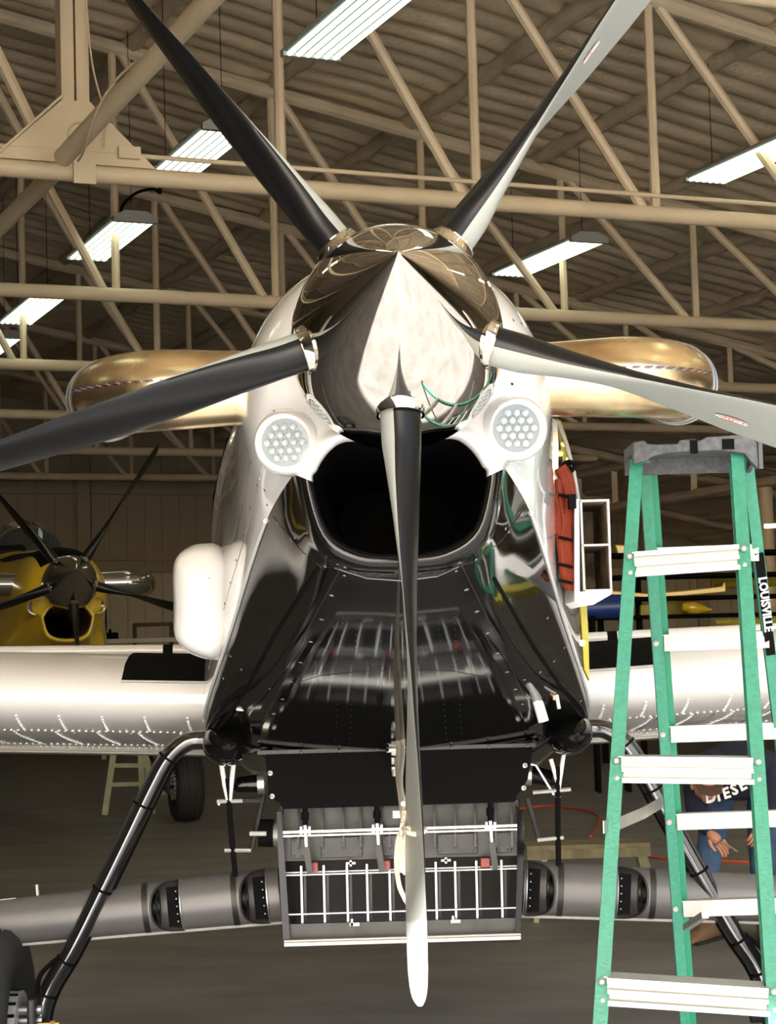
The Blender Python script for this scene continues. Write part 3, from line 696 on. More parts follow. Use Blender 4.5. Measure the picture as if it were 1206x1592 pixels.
# landing gear: bent spring legs, brakes and wheels
def gear(par, sg, leg='legblack', dx=0, dy=0):
    px = [(.58, 3.0, 1.45), (.70, 2.98, 1.462), (.775, 2.975, 1.455), (.845, 2.975, 1.40), (.905, 2.98, 1.30), (.985, 2.985, 1.145), (1.10, 3.0, .925), (1.215, 3.01, .71), (1.30, 3.02, .575), (1.335, 3.02, .47), (1.345, 3.02, .34)]
    pts = cr([Vector((sg*(x+dx), y+dy, z)) for x, y, z in px], 8)
    n_ = len(pts); rad = [.036 if i < n_*.15 else .036-.004*(i/n_) for i in range(n_)]
    mb = MB(); mb.tube(pts, rad, 20); o = obj('gear_leg', mb, leg, par, True, world=False)
    mb = MB(); mb.tube([p+Vector((sg*-.02, .045, -.02)) for p in pts[22:-8]], .014, 8); obj('brake_line', mb, 'matte', o, True, world=False)
    for k in (24, 36, 48, 58, 66):
        if k < n_-1:
            d_ = (pts[k+1]-pts[k]).normalized(); mb = MB(); mb.lathe(pts[k], d_, [(-.004, .038), (.004, .038)], 18); obj('leg_clip', mb, 'matte', o, world=False)
    mb = MB(); mb.tube(cr([Vector((sg*(dx+1.23), dy+3.06, .70)), Vector((sg*(dx+1.30), dy+3.05, .655)), Vector((sg*(dx+1.345), dy+3.04, .60)), Vector((sg*(dx+1.345), dy+3.03, .50))], 6), .009, 8); obj('brake_hose', mb, 'matte', o, True, world=False)
    # wheel
    c_ = Vector((sg*(1.56+dx), 3.02+dy, .40)); ax = Vector((sg, 0, 0))
    mb = MB(); pr = [(-.085, .20), (-.12, .23), (-.155, .30), (-.15, .355), (-.125, .385), (-.10, .393), (-.098, .385), (-.088, .385), (-.086, .396), (-.05, .400), (-.048, .391), (-.038, .391), (-.036, .401), (0, .402)]
    pr += [(-a, r_) for a, r_ in pr[-2::-1]]
    mb.lathe(c_, ax, pr, 56); wo = obj('wheel_tyre', mb, 'rubber', par, True, world=False)
    mb = MB(); mb.lathe(c_, ax, [(-.06, .02), (-.06, .17), (-.09, .205), (-.08, .215), (.08, .215), (.09, .205), (.06, .17), (.06, .02)], 40); obj('wheel_rim', mb, 'alu', wo, True, world=False)
    mb = MB(); mb.lathe(c_, ax, [(-.155, .10), (-.155, .165), (-.105, .168), (-.105, .16), (-.148, .158), (-.148, .10)], 48); bd = obj('brake_drum', mb, 'alu2', wo, True, world=False)
    for k in range(20):
        a = 2*PI*k/20; mb = MB(); rr = .1675; q = c_+Vector((-sg*.13, rr*math.cos(a), rr*math.sin(a)))
        mb.beam(q-Vector((sg*.022, 0, 0)), q+Vector((sg*.02, 0, 0)), .012, .004, Vector((0, math.cos(a), math.sin(a)))); obj('drum_slot', mb, 'matte', bd, world=False)
    for k, (dy, dz) in enumerate(((-.04, .10), (-.05, .02), (.0, -.06), (-.03, .06))):
        mb = MB(); mb.tube([c_+Vector((-sg*.15, dy, dz)), c_+Vector((-sg*.235, dy, dz))], .017, 10); mb.tube([c_+Vector((-sg*.19, dy, dz)), c_+Vector((-sg*.20, dy, dz))], .026, 10); obj('brake_bolt', mb, 'steel_l', wo, True, world=False)
    mb = MB(); mb.tube([c_+Vector((-sg*.29, 0, 0)), c_+Vector((sg*.1, 0, 0))], .035, 12); obj('axle', mb, 'steel', wo, True, world=False)
    mb = MB(); mb.box(c_+Vector((-sg*.205, -.02, .03)), (.03, .16, .24)); obj('brake_plate', mb, 'steel', wo, world=False, bevel=.01)
    mb = MB(); mb.tube([c_+Vector((-sg*.215, -.05, .05)), c_+Vector((-sg*.30, -.05, .05))], .008, 8); mb.tube([c_+Vector((-sg*.27, -.05, .05)), c_+Vector((-sg*.285, -.05, .05))], .014, 6); obj('brass_fitting', mb, 'brass', wo, True, world=False)
gear(AP, -1); gear(AP, 1)

# ---- details on the cowls (placed by casting onto the real skin)
def stud(px, py, bv, par, m='steel_l', r_=.0055, h=.0015, name='fastener'):
    q = hit(bv, px, py)
    if not q: return
    mb = MB(); mb.lathe(q[0], q[1], [(-.001, r_), (h*.6, r_*.85), (h, r_*.4), (h, .0003)], 10); obj(name, mb, m, par, True)
for px, py in ((515, 926), (500, 963), (483, 998), (467, 1030), (452, 1060), (439, 1087), (425, 1110), (414, 1133), (402, 1153), (536, 882), (535, 895), (505, 881), (477, 863), (452, 839), (458, 836), (431, 814), (358, 1020), (375, 1041), (419, 1071), (347, 1055),
               (725, 917), (741, 951), (758, 985), (773, 1016), (788, 1045), (801, 1072), (812, 1095), (714, 875), (709, 888), (740, 870), (766, 852), (791, 827), (786, 822), (811, 800), (851, 961), (877, 1007), (861, 1028), (840, 1045), (815, 1057), (903, 1090)):
    stud(px, py, bvh_low, lower, r_=.0072 if px in (515, 500, 483, 467, 452, 439, 425, 725, 741, 758, 773, 788, 801) else .0045)
for px, py in ((385, 700), (390, 718), (400, 755), (389, 790), (378, 833), (367, 871), (358, 906), (349, 938), (341, 968), (332, 995), (411, 762), (415, 785), (426, 640), (796, 597), (808, 618), (824, 515), (810, 503), (798, 498), (836, 530), (395, 560), (402, 552), (425, 537), (440, 527), (509, 649), (540, 668), (705, 658)):
    stud(px, py, bvh_up, upper, 'steel', .0042)
def line_on(bv, pts, par, m, r_, name, n=14, off=.0):
    out = []
    for (a, b_) in zip(pts, pts[1:]):
        for i in range(n):
            t = i/n; q = hit(bv, a[0]+(b_[0]-a[0])*t, a[1]+(b_[1]-a[1])*t)
            if q: out.append(q[0]+q[1]*off)
    if len(out) > 2:
        mb = MB(); mb.tube(out, r_, 6); obj(name, mb, m, par, True)
line_on(bvh_low, [(493, 885), (425, 990), (381, 1075), (360, 1105)], lower, 'matte', .0065, 'drain_hose')
line_on(bvh_low, [(360, 1105), (340, 1130), (328, 1148)], lower, 'matte', .008, 'drain_hose')
line_on(bvh_low, [(768, 900), (828, 1003), (870, 1065), (909, 1115)], lower, 'matte', .0065, 'drain_hose')
line_on(bvh_low, [(527, 888), (480, 975), (440, 1060), (400, 1140)], lower, 'steel', .0012, 'seam_or_reflection_line')
line_on(bvh_low, [(718, 880), (760, 965), (800, 1050), (830, 1120)], lower, 'steel', .0012, 'seam_or_reflection_line')
line_on(bvh_low, [(424, 802), (470, 858), (500, 882), (520, 882)], lower, 'steel', .0012, 'seam_or_reflection_line')
line_on(bvh_low, [(520, 883), (570, 899), (625, 903), (680, 896), (715, 880)], lower, 'steel_l', .0016, 'seam_or_reflection_line')
line_on(bvh_low, [(815, 790), (780, 840), (745, 870), (715, 880)], lower, 'steel', .0012, 'seam_or_reflection_line')
line_on(bvh_low, [(455, 1063), (500, 1050), (560, 1044), (640, 1042), (700, 1043), (755, 1052)], lower, 'steel', .0012, 'seam_or_reflection_line')  # thin line drawn for the bright edge of the belly's reflection
line_on(bvh_up, [(403, 745), (385, 820), (355, 920), (322, 1050)], upper, 'alu', .0012, 'seam_or_reflection_line')
# tiny belly rivets
q = MB()
for cx in (533, 555, 682, 706):
    for i in range(22):
        h_ = hit(bvh_low, cx+(-1 if cx < 600 else 1)*i*.55, 960+i*9)
        if h_: q.ball(h_[0], .0019, 6)
rv = obj('belly_rivets', q, 'steel', lower, True); rv['kind'] = 'stuff'
# plastic drain stubs and fittings under the belly
def stub(pts, D, r_, m, name, par=None):
    mb = MB(); mb.tube([P(x, y, D) for x, y in pts], r_, 12); return obj(name, mb, m, par or AP, True)
stub([(377, 1060), (373, 1105)], 6.35, .013, 'clear', 'drain_stub'); stub([(410, 1057), (388, 1067), (378, 1078)], 6.35, .008, 'steel', 'drain_fitting')
stub([(818, 1060), (832, 1083), (838, 1090)], 6.3, .017, 'steel', 'drain_pipe'); stub([(835, 1088), (845, 1122)], 6.3, .018, 'white', 'drain_sleeve'); stub([(831, 1090), (846, 1085)], 6.3, .012, 'matte', 'pipe_clamp')
stub([(843, 980), (850, 985)], 5.9, .009, 'steel', 'drain_fitting'); stub([(850, 985), (860, 993)], 5.9, .008, 'white', 'drain_stub')
stub([(856, 1064), (862, 1088)], 6.3, .007, 'brass', 'drain_fitting'); stub([(865, 1080), (869, 1102)], 6.3, .006, 'clear', 'drain_stub')
stub([(812, 890), (824, 900), (830, 908)], 5.4, .009, 'clear', 'drain_elbow'); stub([(829, 906), (830, 922)], 5.4, .008, 'steel', 'drain_fitting'); stub([(793, 884), (812, 890)], 5.4, .008, 'matte', 'drain_hose')
stub([(874, 1141), (882, 1138)], 6.7, .014, 'brass', 'drain_cap')
# hip fairings under the gear leg roots
for sg in (-1, 1):
    mb = MB(); mb.ball((sg*.60, 2.66, 1.462), .12, 24, (.72, 1.9, .68)); obj('hip_fairing', mb, 'gloss', AP, True, world=False)
# white side strip: edge bead along the paint edge
for sg in (-1, 1):
    mb = MB(); mb.tube([Vector((sg*(r_[EDGE].x+.002), r_[EDGE].y, r_[EDGE].z)) for r_ in CAGE[30:44]], .006, 10); obj('cowl_edge', mb, 'white', AP, True, world=False)
# coloured stripes on the left side
for c0, c1, mt, nm in ((.005, .035, 'matte', 'paint_stripe'), (.04, .16, 'red', 'paint_stripe'), (.165, .185, 'white', 'paint_stripe'), (.185, .25, 'matte', 'paint_stripe')):
    for sg in (-1, 1):
        mb = MB(); rows = []
        for i in range(11):
            t = i/10; z = 2.86-.95*t
            row = []
            for k in range(4):
                cc = c0+(c1-c0)*k/3; y = 3.75-1.0*cc*3.2+.15*t
                x = .0
                # side surface at this station
                ys = [r_[0].y for r_ in CAGE]; jj = max([q for q in range(len(ys)) if q > 20 and ys[q] <= y] or [21]); r_ = CAGE[jj]
                col = min(r_[:45], key=lambda v: abs(v.z-z)); x = col.x+.004
                row.append(Vector((sg*x, y, z)))
            rows.append(row)
        mb.loft(rows, False); obj(nm, mb, mt, AP, True, world=False)
# left rounded side fairing
mb = MB(); rings = []
for D, kx, kz in ((5.95, .15, .2), (6.0, .75, .80), (6.05, .95, .93), (6.12, 1, 1), (6.5, 1, 1), (6.8, .9, .85), (7.0, .4, .4)):
    c_ = P(310, 938, D); c_.x = -.60; c_.z = 1.935
    outl = [(-.085, .0), (-.085, .10), (-.075, .155), (-.045, .185), (.0, .20), (.06, .19), (.09, .12), (.09, 0), (.09, -.1), (.05, -.185), (-.02, -.175), (-.07, -.14), (-.085, -.09)]
    rings.append([Vector((c_.x+x*kx, D, c_.z+z*kz*.95)) for x, z in outl])
mb.loft([[v for v in cr(list(r_)+[r_[0]], 4)[:-1]] for r_ in rings], True, True, True); fo = obj('side_fairing', mb, 'white', AP, True, sharp=70); fo['label'] = 'rounded white side fairing'
for px, py in ((324, 899),): stub([(px, py), (px+1, py+1)], 5.98, .004, 'steel', 'fastener', fo)
# open engine bay on the right: yellow former, red hoses, two-cell duct
D = 5.62
mb = MB(); outl = [(864, 650), (872, 655), (884, 690), (895, 735), (902, 790), (908, 850), (911, 920), (915, 1000), (916, 1058), (908, 1040), (903, 960), (897, 880), (889, 800), (880, 745), (872, 700)]
mb.prism([P(x, y, D) for x, y in outl], (0, .05, 0)); yf = obj('bay_former', mb, 'yellowz', AP); yf['label'] = 'yellow primed bay former'
mb = MB(); mb.tube([P(x, y, D-.01) for x, y in ((866, 655), (880, 690), (892, 735), (900, 785))], .006, 8); obj('former_edge', mb, 'alu2', yf, True)
for (x, y) in ((870, 705), (878, 730), (884, 715), (889, 745), (876, 690), (905, 1000), (903, 890)):
    mb = MB(); mb.lathe(P(x, y, D), (0, -1, 0), [(0, .010), (.008, .010), (.009, .004), (.009, .0005)], 10); obj('bolt_head', mb, 'brass', yf, True)
mb = MB(); mb.lathe(P(884, 726, D), (0, -1, 0), [(0, .022), (.02, .020), (.022, .012), (.015, .008), (.015, .001)], 14); obj('grommet', mb, 'matte', yf, True)
mb = MB(); mb.prism([P(x, y, 5.58) for x, y in ((846, 640), (866, 655), (868, 690), (867, 740), (862, 780), (852, 765), (848, 700))], (0, .12, 0)); obj('firewall_sheet', mb, 'alu', AP)
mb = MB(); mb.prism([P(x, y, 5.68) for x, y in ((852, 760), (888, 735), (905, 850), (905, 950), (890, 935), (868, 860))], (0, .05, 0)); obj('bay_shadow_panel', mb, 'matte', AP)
for pts, r_ in (([(868, 728), (876, 745), (882, 770), (884, 800), (880, 850), (880, 880), (884, 915)], .014), ([(873, 725), (884, 745), (888, 775), (882, 800), (884, 860), (887, 900), (886, 918)], .014),
                ([(853, 770), (860, 790), (864, 815), (860, 830)], .014), ([(868, 745), (871, 780), (876, 810), (873, 840), (875, 885), (882, 912)], .012), ([(862, 768), (868, 795), (869, 830), (872, 860)], .011)):
    mb = MB(); mb.tube(cr([P(x, y, 5.55) for x, y in pts], 6), r_, 10); ho = obj('engine_hose', mb, 'redh', AP, True)
for y in (772, 838, 880, 905):
    mb = MB(); mb.tube([P(868, y-3, 5.53), P(890, y+2, 5.53)], .005, 6); obj('hose_tie', mb, 'matte', AP, True)
dx0, dx1, dy0, dym, dy1 = 903, 950, 779, 848, 917; D = 5.5
du = root('dummy') if False else None
w_ = MB(); T = .006
c0 = P(dx0, dy0, D); c1 = P(dx1, dy1, D); xm0, xm1, z1, z0 = c0.x, c1.x, c0.z, c1.z; zm = P(900, dym, D).z
for (a, b_, cx, cz) in ((xm0, xm1, None, z1), (xm0, xm1, None, z0), (xm0, xm1, None, zm)):
    w_.box(((a+b_)/2, D+.2, cz), (b_-a+T, .40, T))
for x in (xm0, xm1): w_.box((x, D+.2, (z0+z1)/2), (T, .40, z1-z0+T))
do = obj('cooling_duct', w_, 'alu2', AP, bevel=.001); do['label'] = 'open white two-cell cooling duct'
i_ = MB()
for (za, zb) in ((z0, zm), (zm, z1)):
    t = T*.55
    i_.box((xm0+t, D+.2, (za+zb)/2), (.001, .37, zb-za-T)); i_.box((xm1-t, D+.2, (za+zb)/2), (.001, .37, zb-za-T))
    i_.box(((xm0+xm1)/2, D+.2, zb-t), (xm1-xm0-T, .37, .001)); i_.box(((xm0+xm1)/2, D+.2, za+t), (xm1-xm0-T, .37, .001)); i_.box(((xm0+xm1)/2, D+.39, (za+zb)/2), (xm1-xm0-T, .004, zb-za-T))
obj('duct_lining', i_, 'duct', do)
b2 = MB(); b2.prism([P(x, y, D+.01) for x, y in ((893, 776), (900, 776), (901, 920), (951, 917), (950, 924), (922, 940), (903, 943), (893, 935))], (0, .3, 0)); obj('duct_bracket', b2, 'white', do)
for sg, pp in ((1, [(895, 795), (886, 797), (886, 790)]),):
    mb = MB(); mb.box(P(889, 780, 5.5), (.02, .05, .04)); obj('duct_clip', mb, 'matte', do)

# ---- hopper gate box
GD = 6.98
def pxs(pts, D): return [P(x, y, D) for x, y in pts]
mb = MB(); mb.prism(pxs([(411, 1171), (828, 1159), (826, 1178), (820, 1212), (803, 1238), (800, 1247), (440, 1258), (436, 1250), (417, 1238), (414, 1190)], GD-.02), (0, .03, 0)); gp = obj('gate_cover', mb, 'matte', AP); gp['label'] = 'flat matte black gate cover'
mb = MB(); mb.beam(P(400, 1170, GD-.04), P(832, 1158, GD-.04), .02, .014); obj('cover_rail', mb, 'steel', AP)
for x in (468, 527, 586, 702, 760, 820):
    mb = MB(); mb.ball(P(x, 1171-(x-400)*.028, GD-.055), .006, 8); obj('rail_bolt', mb, 'steel_l', AP, True)
for x, y in ((420, 1202), (423, 1238), (816, 1190), (814, 1225)):
    mb = MB(); mb.lathe(P(x, y, GD-.02), (0, -1, 0), [(0, .010), (.004, .009), (.006, .002)], 12); obj('cover_bolt', mb, 'steel_l', gp, True)
# box behind and above the cover (black shelf reflecting the grid)
mb = MB(); mb.prism(pxs([(395, 1165), (430, 1140), (455, 1085), (760, 1075), (800, 1130), (840, 1155)], GD+.0), (0, .5, 0)); obj('gate_throat', mb, 'gloss', AP, bevel=.004)
# side plates
gb = MB(); gb.prism(pxs([(430, 1262), (437, 1262), (440, 1300), (447, 1400), (451, 1466), (441, 1470), (436, 1400), (432, 1320)], GD), (0, .5, 0)); gl = obj('gate_side_plate', gb, 'gloss', AP)
gb = MB(); gb.prism(pxs([(803, 1253), (812, 1262), (815, 1300), (812, 1380), (809, 1456), (800, 1462), (803, 1380), (804, 1300)], GD), (0, .5, 0)); gr = obj('gate_side_plate', gb, 'gloss', AP)
mb = MB(); mb.beam(P(442, 1468, GD-.02), P(809, 1457, GD-.02), .03, .012); mb.beam(P(442, 1463, GD), P(809, 1452, GD), .03, .008); obj('bottom_rail', mb, 'alu2', AP)
# back of the box
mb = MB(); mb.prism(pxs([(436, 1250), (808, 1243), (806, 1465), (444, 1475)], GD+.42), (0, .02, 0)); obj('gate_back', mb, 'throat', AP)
# sloping upper gate with stiffeners
mb = MB(); mb.prism(pxs([(441, 1256), (806, 1244), (806, 1292), (441, 1297)], GD+.12), (0, .02, 0)); ug = obj('upper_gate', mb, 'steel', AP)
for x in (463, 500, 533, 560, 605, 640, 675, 707, 738, 770, 795):
    mb = MB(); mb.beam(P(x, 1257-(x-441)*.03, GD+.10), P(x+1, 1318, GD+.02), .008, .012); obj('gate_rib', mb, 'steel_l', ug)
mb = MB(); mb.beam(P(439, 1294, GD+.02), P(806, 1283, GD+.02), .02, .009); mb.beam(P(439, 1300, GD+.02), P(806, 1289, GD+.02), .012, .006); obj('torque_rail', mb, 'alu', AP)
mb = MB(); mb.prism(pxs([(441, 1300), (805, 1290), (805, 1330), (441, 1339)], GD+.06), (0, .03, 0)); lg = obj('lower_gate', mb, 'steel', AP)
for x0, x1 in ((452, 474), (499, 563), (594, 636), (680, 742), (772, 795)):
    mb = MB(); mb.prism(pxs([(x0, 1304-(x0-441)*.03), (x1, 1304-(x1-441)*.03), (x1, 1336-(x1-441)*.03), (x0, 1336-(x0-441)*.03)], GD+.045), (0, .012, 0)); pl = obj('gate_plate', mb, 'steel', AP, bevel=.002)
    for a, b_ in ((x0+5, 1308), (x1-5, 1308), (x0+5, 1332), (x1-5, 1332)):
        q = MB(); q.ball(P(a, b_-(a-441)*.03, GD+.043), .005, 8); obj('plate_bolt', q, 'steel_l', pl, True)
# three toggle clamps with red pads
for x, y0 in ((474, 1255), (586, 1252), (762, 1248)):
    mb = MB(); mb.tube(pxs([(x, y0), (x+.5, y0+28)], GD-.01), .010, 10); mb.tube(pxs([(x, y0+8), (x, y0+20)], GD-.01), .014, 10); cl = obj('toggle_clamp', mb, 'matte', AP, True)
    mb = MB(); mb.beam(P(x, y0+28, GD-.02), P(x+3, y0+72, GD-.02), .010, .010); obj('clamp_rod', mb, 'steel_l', cl)
    mb = MB(); mb.beam(P(x+2, y0+62, GD-.03), P(x+8, y0+104, GD-.03), .022, .014); obj('clamp_arm', mb, 'steel', cl)
    mb = MB(); mb.beam(P(x-9, y0+38, GD-.015), P(x+9, y0+37, GD-.015), .012, .012); mb.beam(P(x-6, y0+30, GD-.015), P(x-6, y0+42, GD-.015), .008, .01); mb.beam(P(x+7, y0+30, GD-.015), P(x+7, y0+42, GD-.015), .008, .01); obj('clamp_foot', mb, 'alu', cl)
    mb = MB(); mb.box(P(x+13 if x != 762 else x-8, y0+93, GD+.02), (.035, .02, .035)); obj('red_pad', mb, 'red', cl, bevel=.003)
# lower grid of bright rods
def gy(x, y): return y-(x-441)*.03
for x in (468, 503, 539, 570, 605, 640, 677, 707, 740, 779):
    mb = MB(); mb.beam(P(x, gy(x, 1347), GD+.05), P(x+2, gy(x, 1437), GD+.05), .0075, .006); obj('grid_bar', mb, 'steel_l', AP)
    mb = MB(); mb.beam(P(x+6, gy(x, 1362), GD+.16), P(x+7, gy(x, 1434), GD+.16), .009, .008); obj('grid_bar', mb, 'steel', AP)
for y, D_ in ((1357, GD+.10), (1361, GD+.06), (1422, GD+.04)):
    mb = MB(); mb.beam(P(443, y, D_), P(806, y-11, D_), .006, .0045); obj('cross_rod', mb, 'steel_l', AP)
mb = MB(); mb.prism(pxs([(448, 1437), (803, 1427), (803, 1452), (448, 1462)], GD+.03), (0, .02, 0)); lo_ = obj('lower_lip_panel', mb, 'steel', AP)
for x in (545, 635, 702):
    mb = MB(); mb.box(P(x+6, gy(x, 1440), GD+.02), (.035, .01, .012)); mb.box(P(x+2, gy(x, 1437), GD+.02), (.008, .01, .025)); obj('lip_catch', mb, 'alu2', lo_)
for x in (545, 693):
    mb = MB(); mb.box(P(x, gy(x, 1345), GD+.04), (.035, .01, .008)); mb.box(P(x, gy(x, 1345), GD+.04), (.008, .01, .022)); obj('rod_catch', mb, 'alu2', AP)
mb = MB(); mb.lathe(P(616, 1266, GD+.05), (0, -1, 0), [(0, .055), (.012, .055), (.016, .03), (.02, .001)], 24); fg = obj('float_gauge', mb, 'steel', AP, True)
mb = MB(); mb.box(P(617, 1266, GD+.028), (.035, .006, .03)); obj('gauge_plate', mb, 'alu2', fg, bevel=.004)
# rods modelled above the cover in place of the grid's mirror image
for i, x in enumerate((462, 495, 527, 560, 594, 655, 680, 715, 740, 765)):
    mb = MB(); mb.beam(P(x, 1150, GD-.03), P(x+(6 if x < 600 else -6), 1088, GD-.03), .006, .006); obj('reflected_rod', mb, 'steel_l', AP)
mb = MB(); mb.tube(pxs([(455, 1153), (800, 1140)], GD-.04), .004, 6); obj('cross_rod', mb, 'steel', AP, True)  # stands for a reflected cross rod, like the next one
mb = MB(); mb.tube(pxs([(470, 1143), (790, 1131)], GD-.04), .003, 6); obj('cross_rod', mb, 'steel', AP, True)
# release latch and side levers
mb = MB(); mb.box(P(616, 1166, GD-.10), (.072, .02, .016)); mb.box(P(616, 1183, GD-.09), (.036, .03, .075)); mb.tube([P(615, 1196, GD-.10), P(615, 1207, GD-.10)], .013, 12); rl = obj('release_latch', mb, 'alu2', AP, bevel=.003)
mb = MB(); mb.box(P(616, 1186, GD-.115), (.014, .02, .03)); obj('latch_pawl', mb, 'steel', rl)
for px_ in (602, 630):
    mb = MB(); mb.lathe(P(px_, 1166, GD-.11), (0, -1, 0), [(0, .006), (.003, .005), (.003, .0005)], 10); obj('latch_bolt', mb, 'matte', rl, True)
for yy_ in (1176, 1190):
    mb = MB(); mb.tube([P(606, yy_, GD-.115), P(632, yy_+2, GD-.115)], .004, 6); obj('latch_spring', mb, 'matte', rl, True)
for sg, K in ((-1, [(400, 1218), (372, 1218), (405, 1300)]), (1, [(826, 1204), (856, 1208), (0, 0)])):
    a, b_ = K[0], K[1]
    mb = MB(); mb.tube([P(a[0], a[1], GD+.1), P(b_[0], b_[1]+2, GD+.1)], [.033, .028], 16); mb.ball(P(b_[0], b_[1]+2, GD+.1), .028, 12); obj('side_pod', mb, 'gloss', AP, True)
    mb = MB(); mb.lathe(P(a[0]+sg*-6, a[1], GD+.1), (1, 0, 0), [(-.012, .012), (-.012, .040), (.012, .040), (.012, .012)], 20); obj('pod_ring', mb, 'alu', AP, True)
def rods(lst, m, r_, name, D):
    for pts in lst:
        mb = MB(); mb.tube(pxs(pts, D), r_, 8); obj(name, mb, m, AP, True)
rods([[(344, 1188), (349, 1220), (356, 1250)], [(363, 1186), (360, 1215), (356, 1250)]], 'white', .009, 'swing_strut', GD)
rods([[(856, 1180), (866, 1215), (868, 1240)], [(876, 1172), (872, 1200), (866, 1240)]], 'white', .008, 'swing_strut', GD)
rods([[(353, 1210), (356, 1250), (359, 1290), (366, 1363)], [(867, 1192), (867, 1260), (868, 1346)]], 'matte', .010, 'push_rod', GD)
rods([[(337, 1246), (377, 1245)], [(349, 1322), (390, 1322)], [(828, 1232), (887, 1227)], [(835, 1306), (876, 1302)]], 'alu', .008, 'lever_arm', GD)
rods([[(377, 1245), (405, 1245), (408, 1238)], [(409, 1236), (390, 1322)], [(819, 1241), (839, 1306)]], 'steel', .010, 'crank', GD+.05)
rods([[(825, 1188), (833, 1190), (861, 1236)], [(340, 1248), (340, 1252)]], 'white', .004, 'safety_wire', GD)
mb = MB(); mb.tube([P(402, 1295, GD+.1), P(425, 1295, GD+.1)], .05, 20); kn = obj('gate_actuator', mb, 'matte', AP, True)
mb = MB(); mb.tube([P(388, 1296, GD+.02), P(414, 1296, GD+.02)], .009, 10); obj('actuator_pin', mb, 'alu2', kn, True)
mb = MB(); mb.lathe(P(430, 1296, GD+.1), (1, 0, 0), [(-.012, .01), (-.012, .045), (.008, .05), (.008, .01)], 20); obj('actuator_flange', mb, 'alu', kn, True)
mb = MB(); mb.lathe(P(808, 1288, GD+.1), (1, 0, 0), [(-.01, .01), (-.01, .045), (.012, .05), (.012, .01)], 20); obj('actuator_flange', mb, 'alu', AP, True)
for sg, pts in ((-1, [(420, 1175), (400, 1162), (375, 1170)]), (1, [(822, 1165), (845, 1150), (870, 1155)])):
    mb = MB(); mb.tube(pxs(pts, GD+.02), .018, 10); obj('hip_link', mb, 'gloss', AP, True)

# ---- spray booms: fat tubes with scooped openings
def boom(par, pa, pb, ra, rb, openings, D):
    a = P(pa[0], pa[1], D); b_ = P(pb[0], pb[1], D); L = (b_-a).length; d_ = (b_-a).normalized(); fr = Vector((0, -1, 0)); up = Vector((0, 0, 1)); up = (up-d_*up.dot(d_)).normalized()
    nx, na = 260, 64; mb = MB(); vs = []; 
    rad = lambda t: ra+(rb-ra)*t
    for i in range(nx+1):
        t = i/nx; c_ = a+(b_-a)*t
        for j in range(na):
            an = 2*PI*j/na; vs.append(c_+fr*(rad(t)*.85*math.cos(an))+up*(rad(t)*math.sin(an)))
    fs = []
    ops = []
    for (x0, x1) in openings:                              # inboard straight edge and outboard point, as metres along
        ops.append((x0, x1))
    for i in range(nx):
        s_ = (i+.5)/nx*L
        for j in range(na):
            an = 2*PI*(j+.5)/na; an = (an+PI) % (2*PI)-PI; sk = False
            for x0, x1 in ops:
                if x0 < s_ < x1 and abs(an) < R(78)*math.sqrt(max(0, 1-((s_-x0)/(x1-x0))**2)): sk = True
            if not sk: fs.append((i*na+j, i*na+(j+1) % na, (i+1)*na+(j+1) % na, (i+1)*na+j))
    mb.add(vs, fs); o = obj('spray_boom', mb, 'zinc', par, True, sharp=50)
    for x0, x1 in ops:
        rp = []
        for k in range(33):
            an = R(78)*math.sin(-PI/2+PI*k/32); s_ = x0+(x1-x0)*math.sqrt(max(0, 1-(an/R(78))**2)); t = s_/L; c_ = a+d_*s_
            rp.append(c_+fr*(rad(t)*.86*math.cos(an))+up*(rad(t)*1.01*math.sin(an)))
        q = MB(); q.tube(rp, .004, 6); obj('scoop_rim', q, 'steel', o, True)
        q = MB(); rp = [a+d_*x0+fr*(rad(x0/L)*.87*math.cos(R(78*k)))+up*(rad(x0/L)*1.0*math.sin(R(78*k))) for k in [-1+2*i/12 for i in range(13)]]; q.tube(rp, .004, 6); obj('scoop_rim', q, 'steel_l', o, True)
        t = (x1)/L; q = MB(); q.lathe(a+d_*(x1-.02), d_, [(0, rad(t)*.84), (0, rad(t)*.42), (.06, rad(t)*.35), (.06, .001)], 28); obj('scoop_baffle', q, 'steel', o, True)
        q = MB(); q.prism([a+d_*(x0+.05)+fr*(rad(t)*.60)+up*(rad(t)*.78), a+d_*(x0)+fr*(rad(t)*.60)+up*(rad(t)*.8), a+d_*(x0)+fr*(rad(t)*.60)-up*(rad(t)*.8), a+d_*(x0+.05)+fr*(rad(t)*.6)-up*(rad(t)*.78)], (0, .004, 0)); sp_ = obj('scoop_plate', q, 'matte', o)
        for k in range(5):
            q = MB(); q.ball(a+d_*(x0+.015)+fr*(rad(t)*.61)+up*(rad(t)*(.6-.3*k)), .0035, 6); obj('plate_rivet', q, 'alu2', sp_, True)
        q = MB(); bs = x1+.01; q.lathe(a+d_*bs, d_, [(0, rad(bs/L)*1.012), (.022, rad(bs/L)*1.012)], 36); 
        for v_i, v in enumerate(q.v):
            v = Vector(v); off = v-(a+d_*bs); fy = off.dot(fr); v -= fr*fy*.15; q.v[v_i] = tuple(v)
        obj('boom_strap', q, 'steel', o, True)
    q = MB(); q.tube([a-up*(ra*1.03), b_-up*(rb*1.05)], .008, 8); obj('boom_tube', q, 'alu2', o, True)
    q = MB(); e_ = a+(b_-a)*.33; q.tube([e_+up*(ra*.8), e_+up*(ra*.8+.045)], .006, 6); obj('nozzle', q, 'alu2', o, True)
    q = MB(); e_ = a+(b_-a)*.36; q.beam(e_+up*(ra*.82), e_+d_*.06+up*(ra*.82), .02, .006); obj('boom_clip', q, 'alu2', o)
    return o
bD = 7.25
boom(AP, (436, 1390), (-700, 1505), .100, .055, [(.045, .145), (.365, .475)], bD)
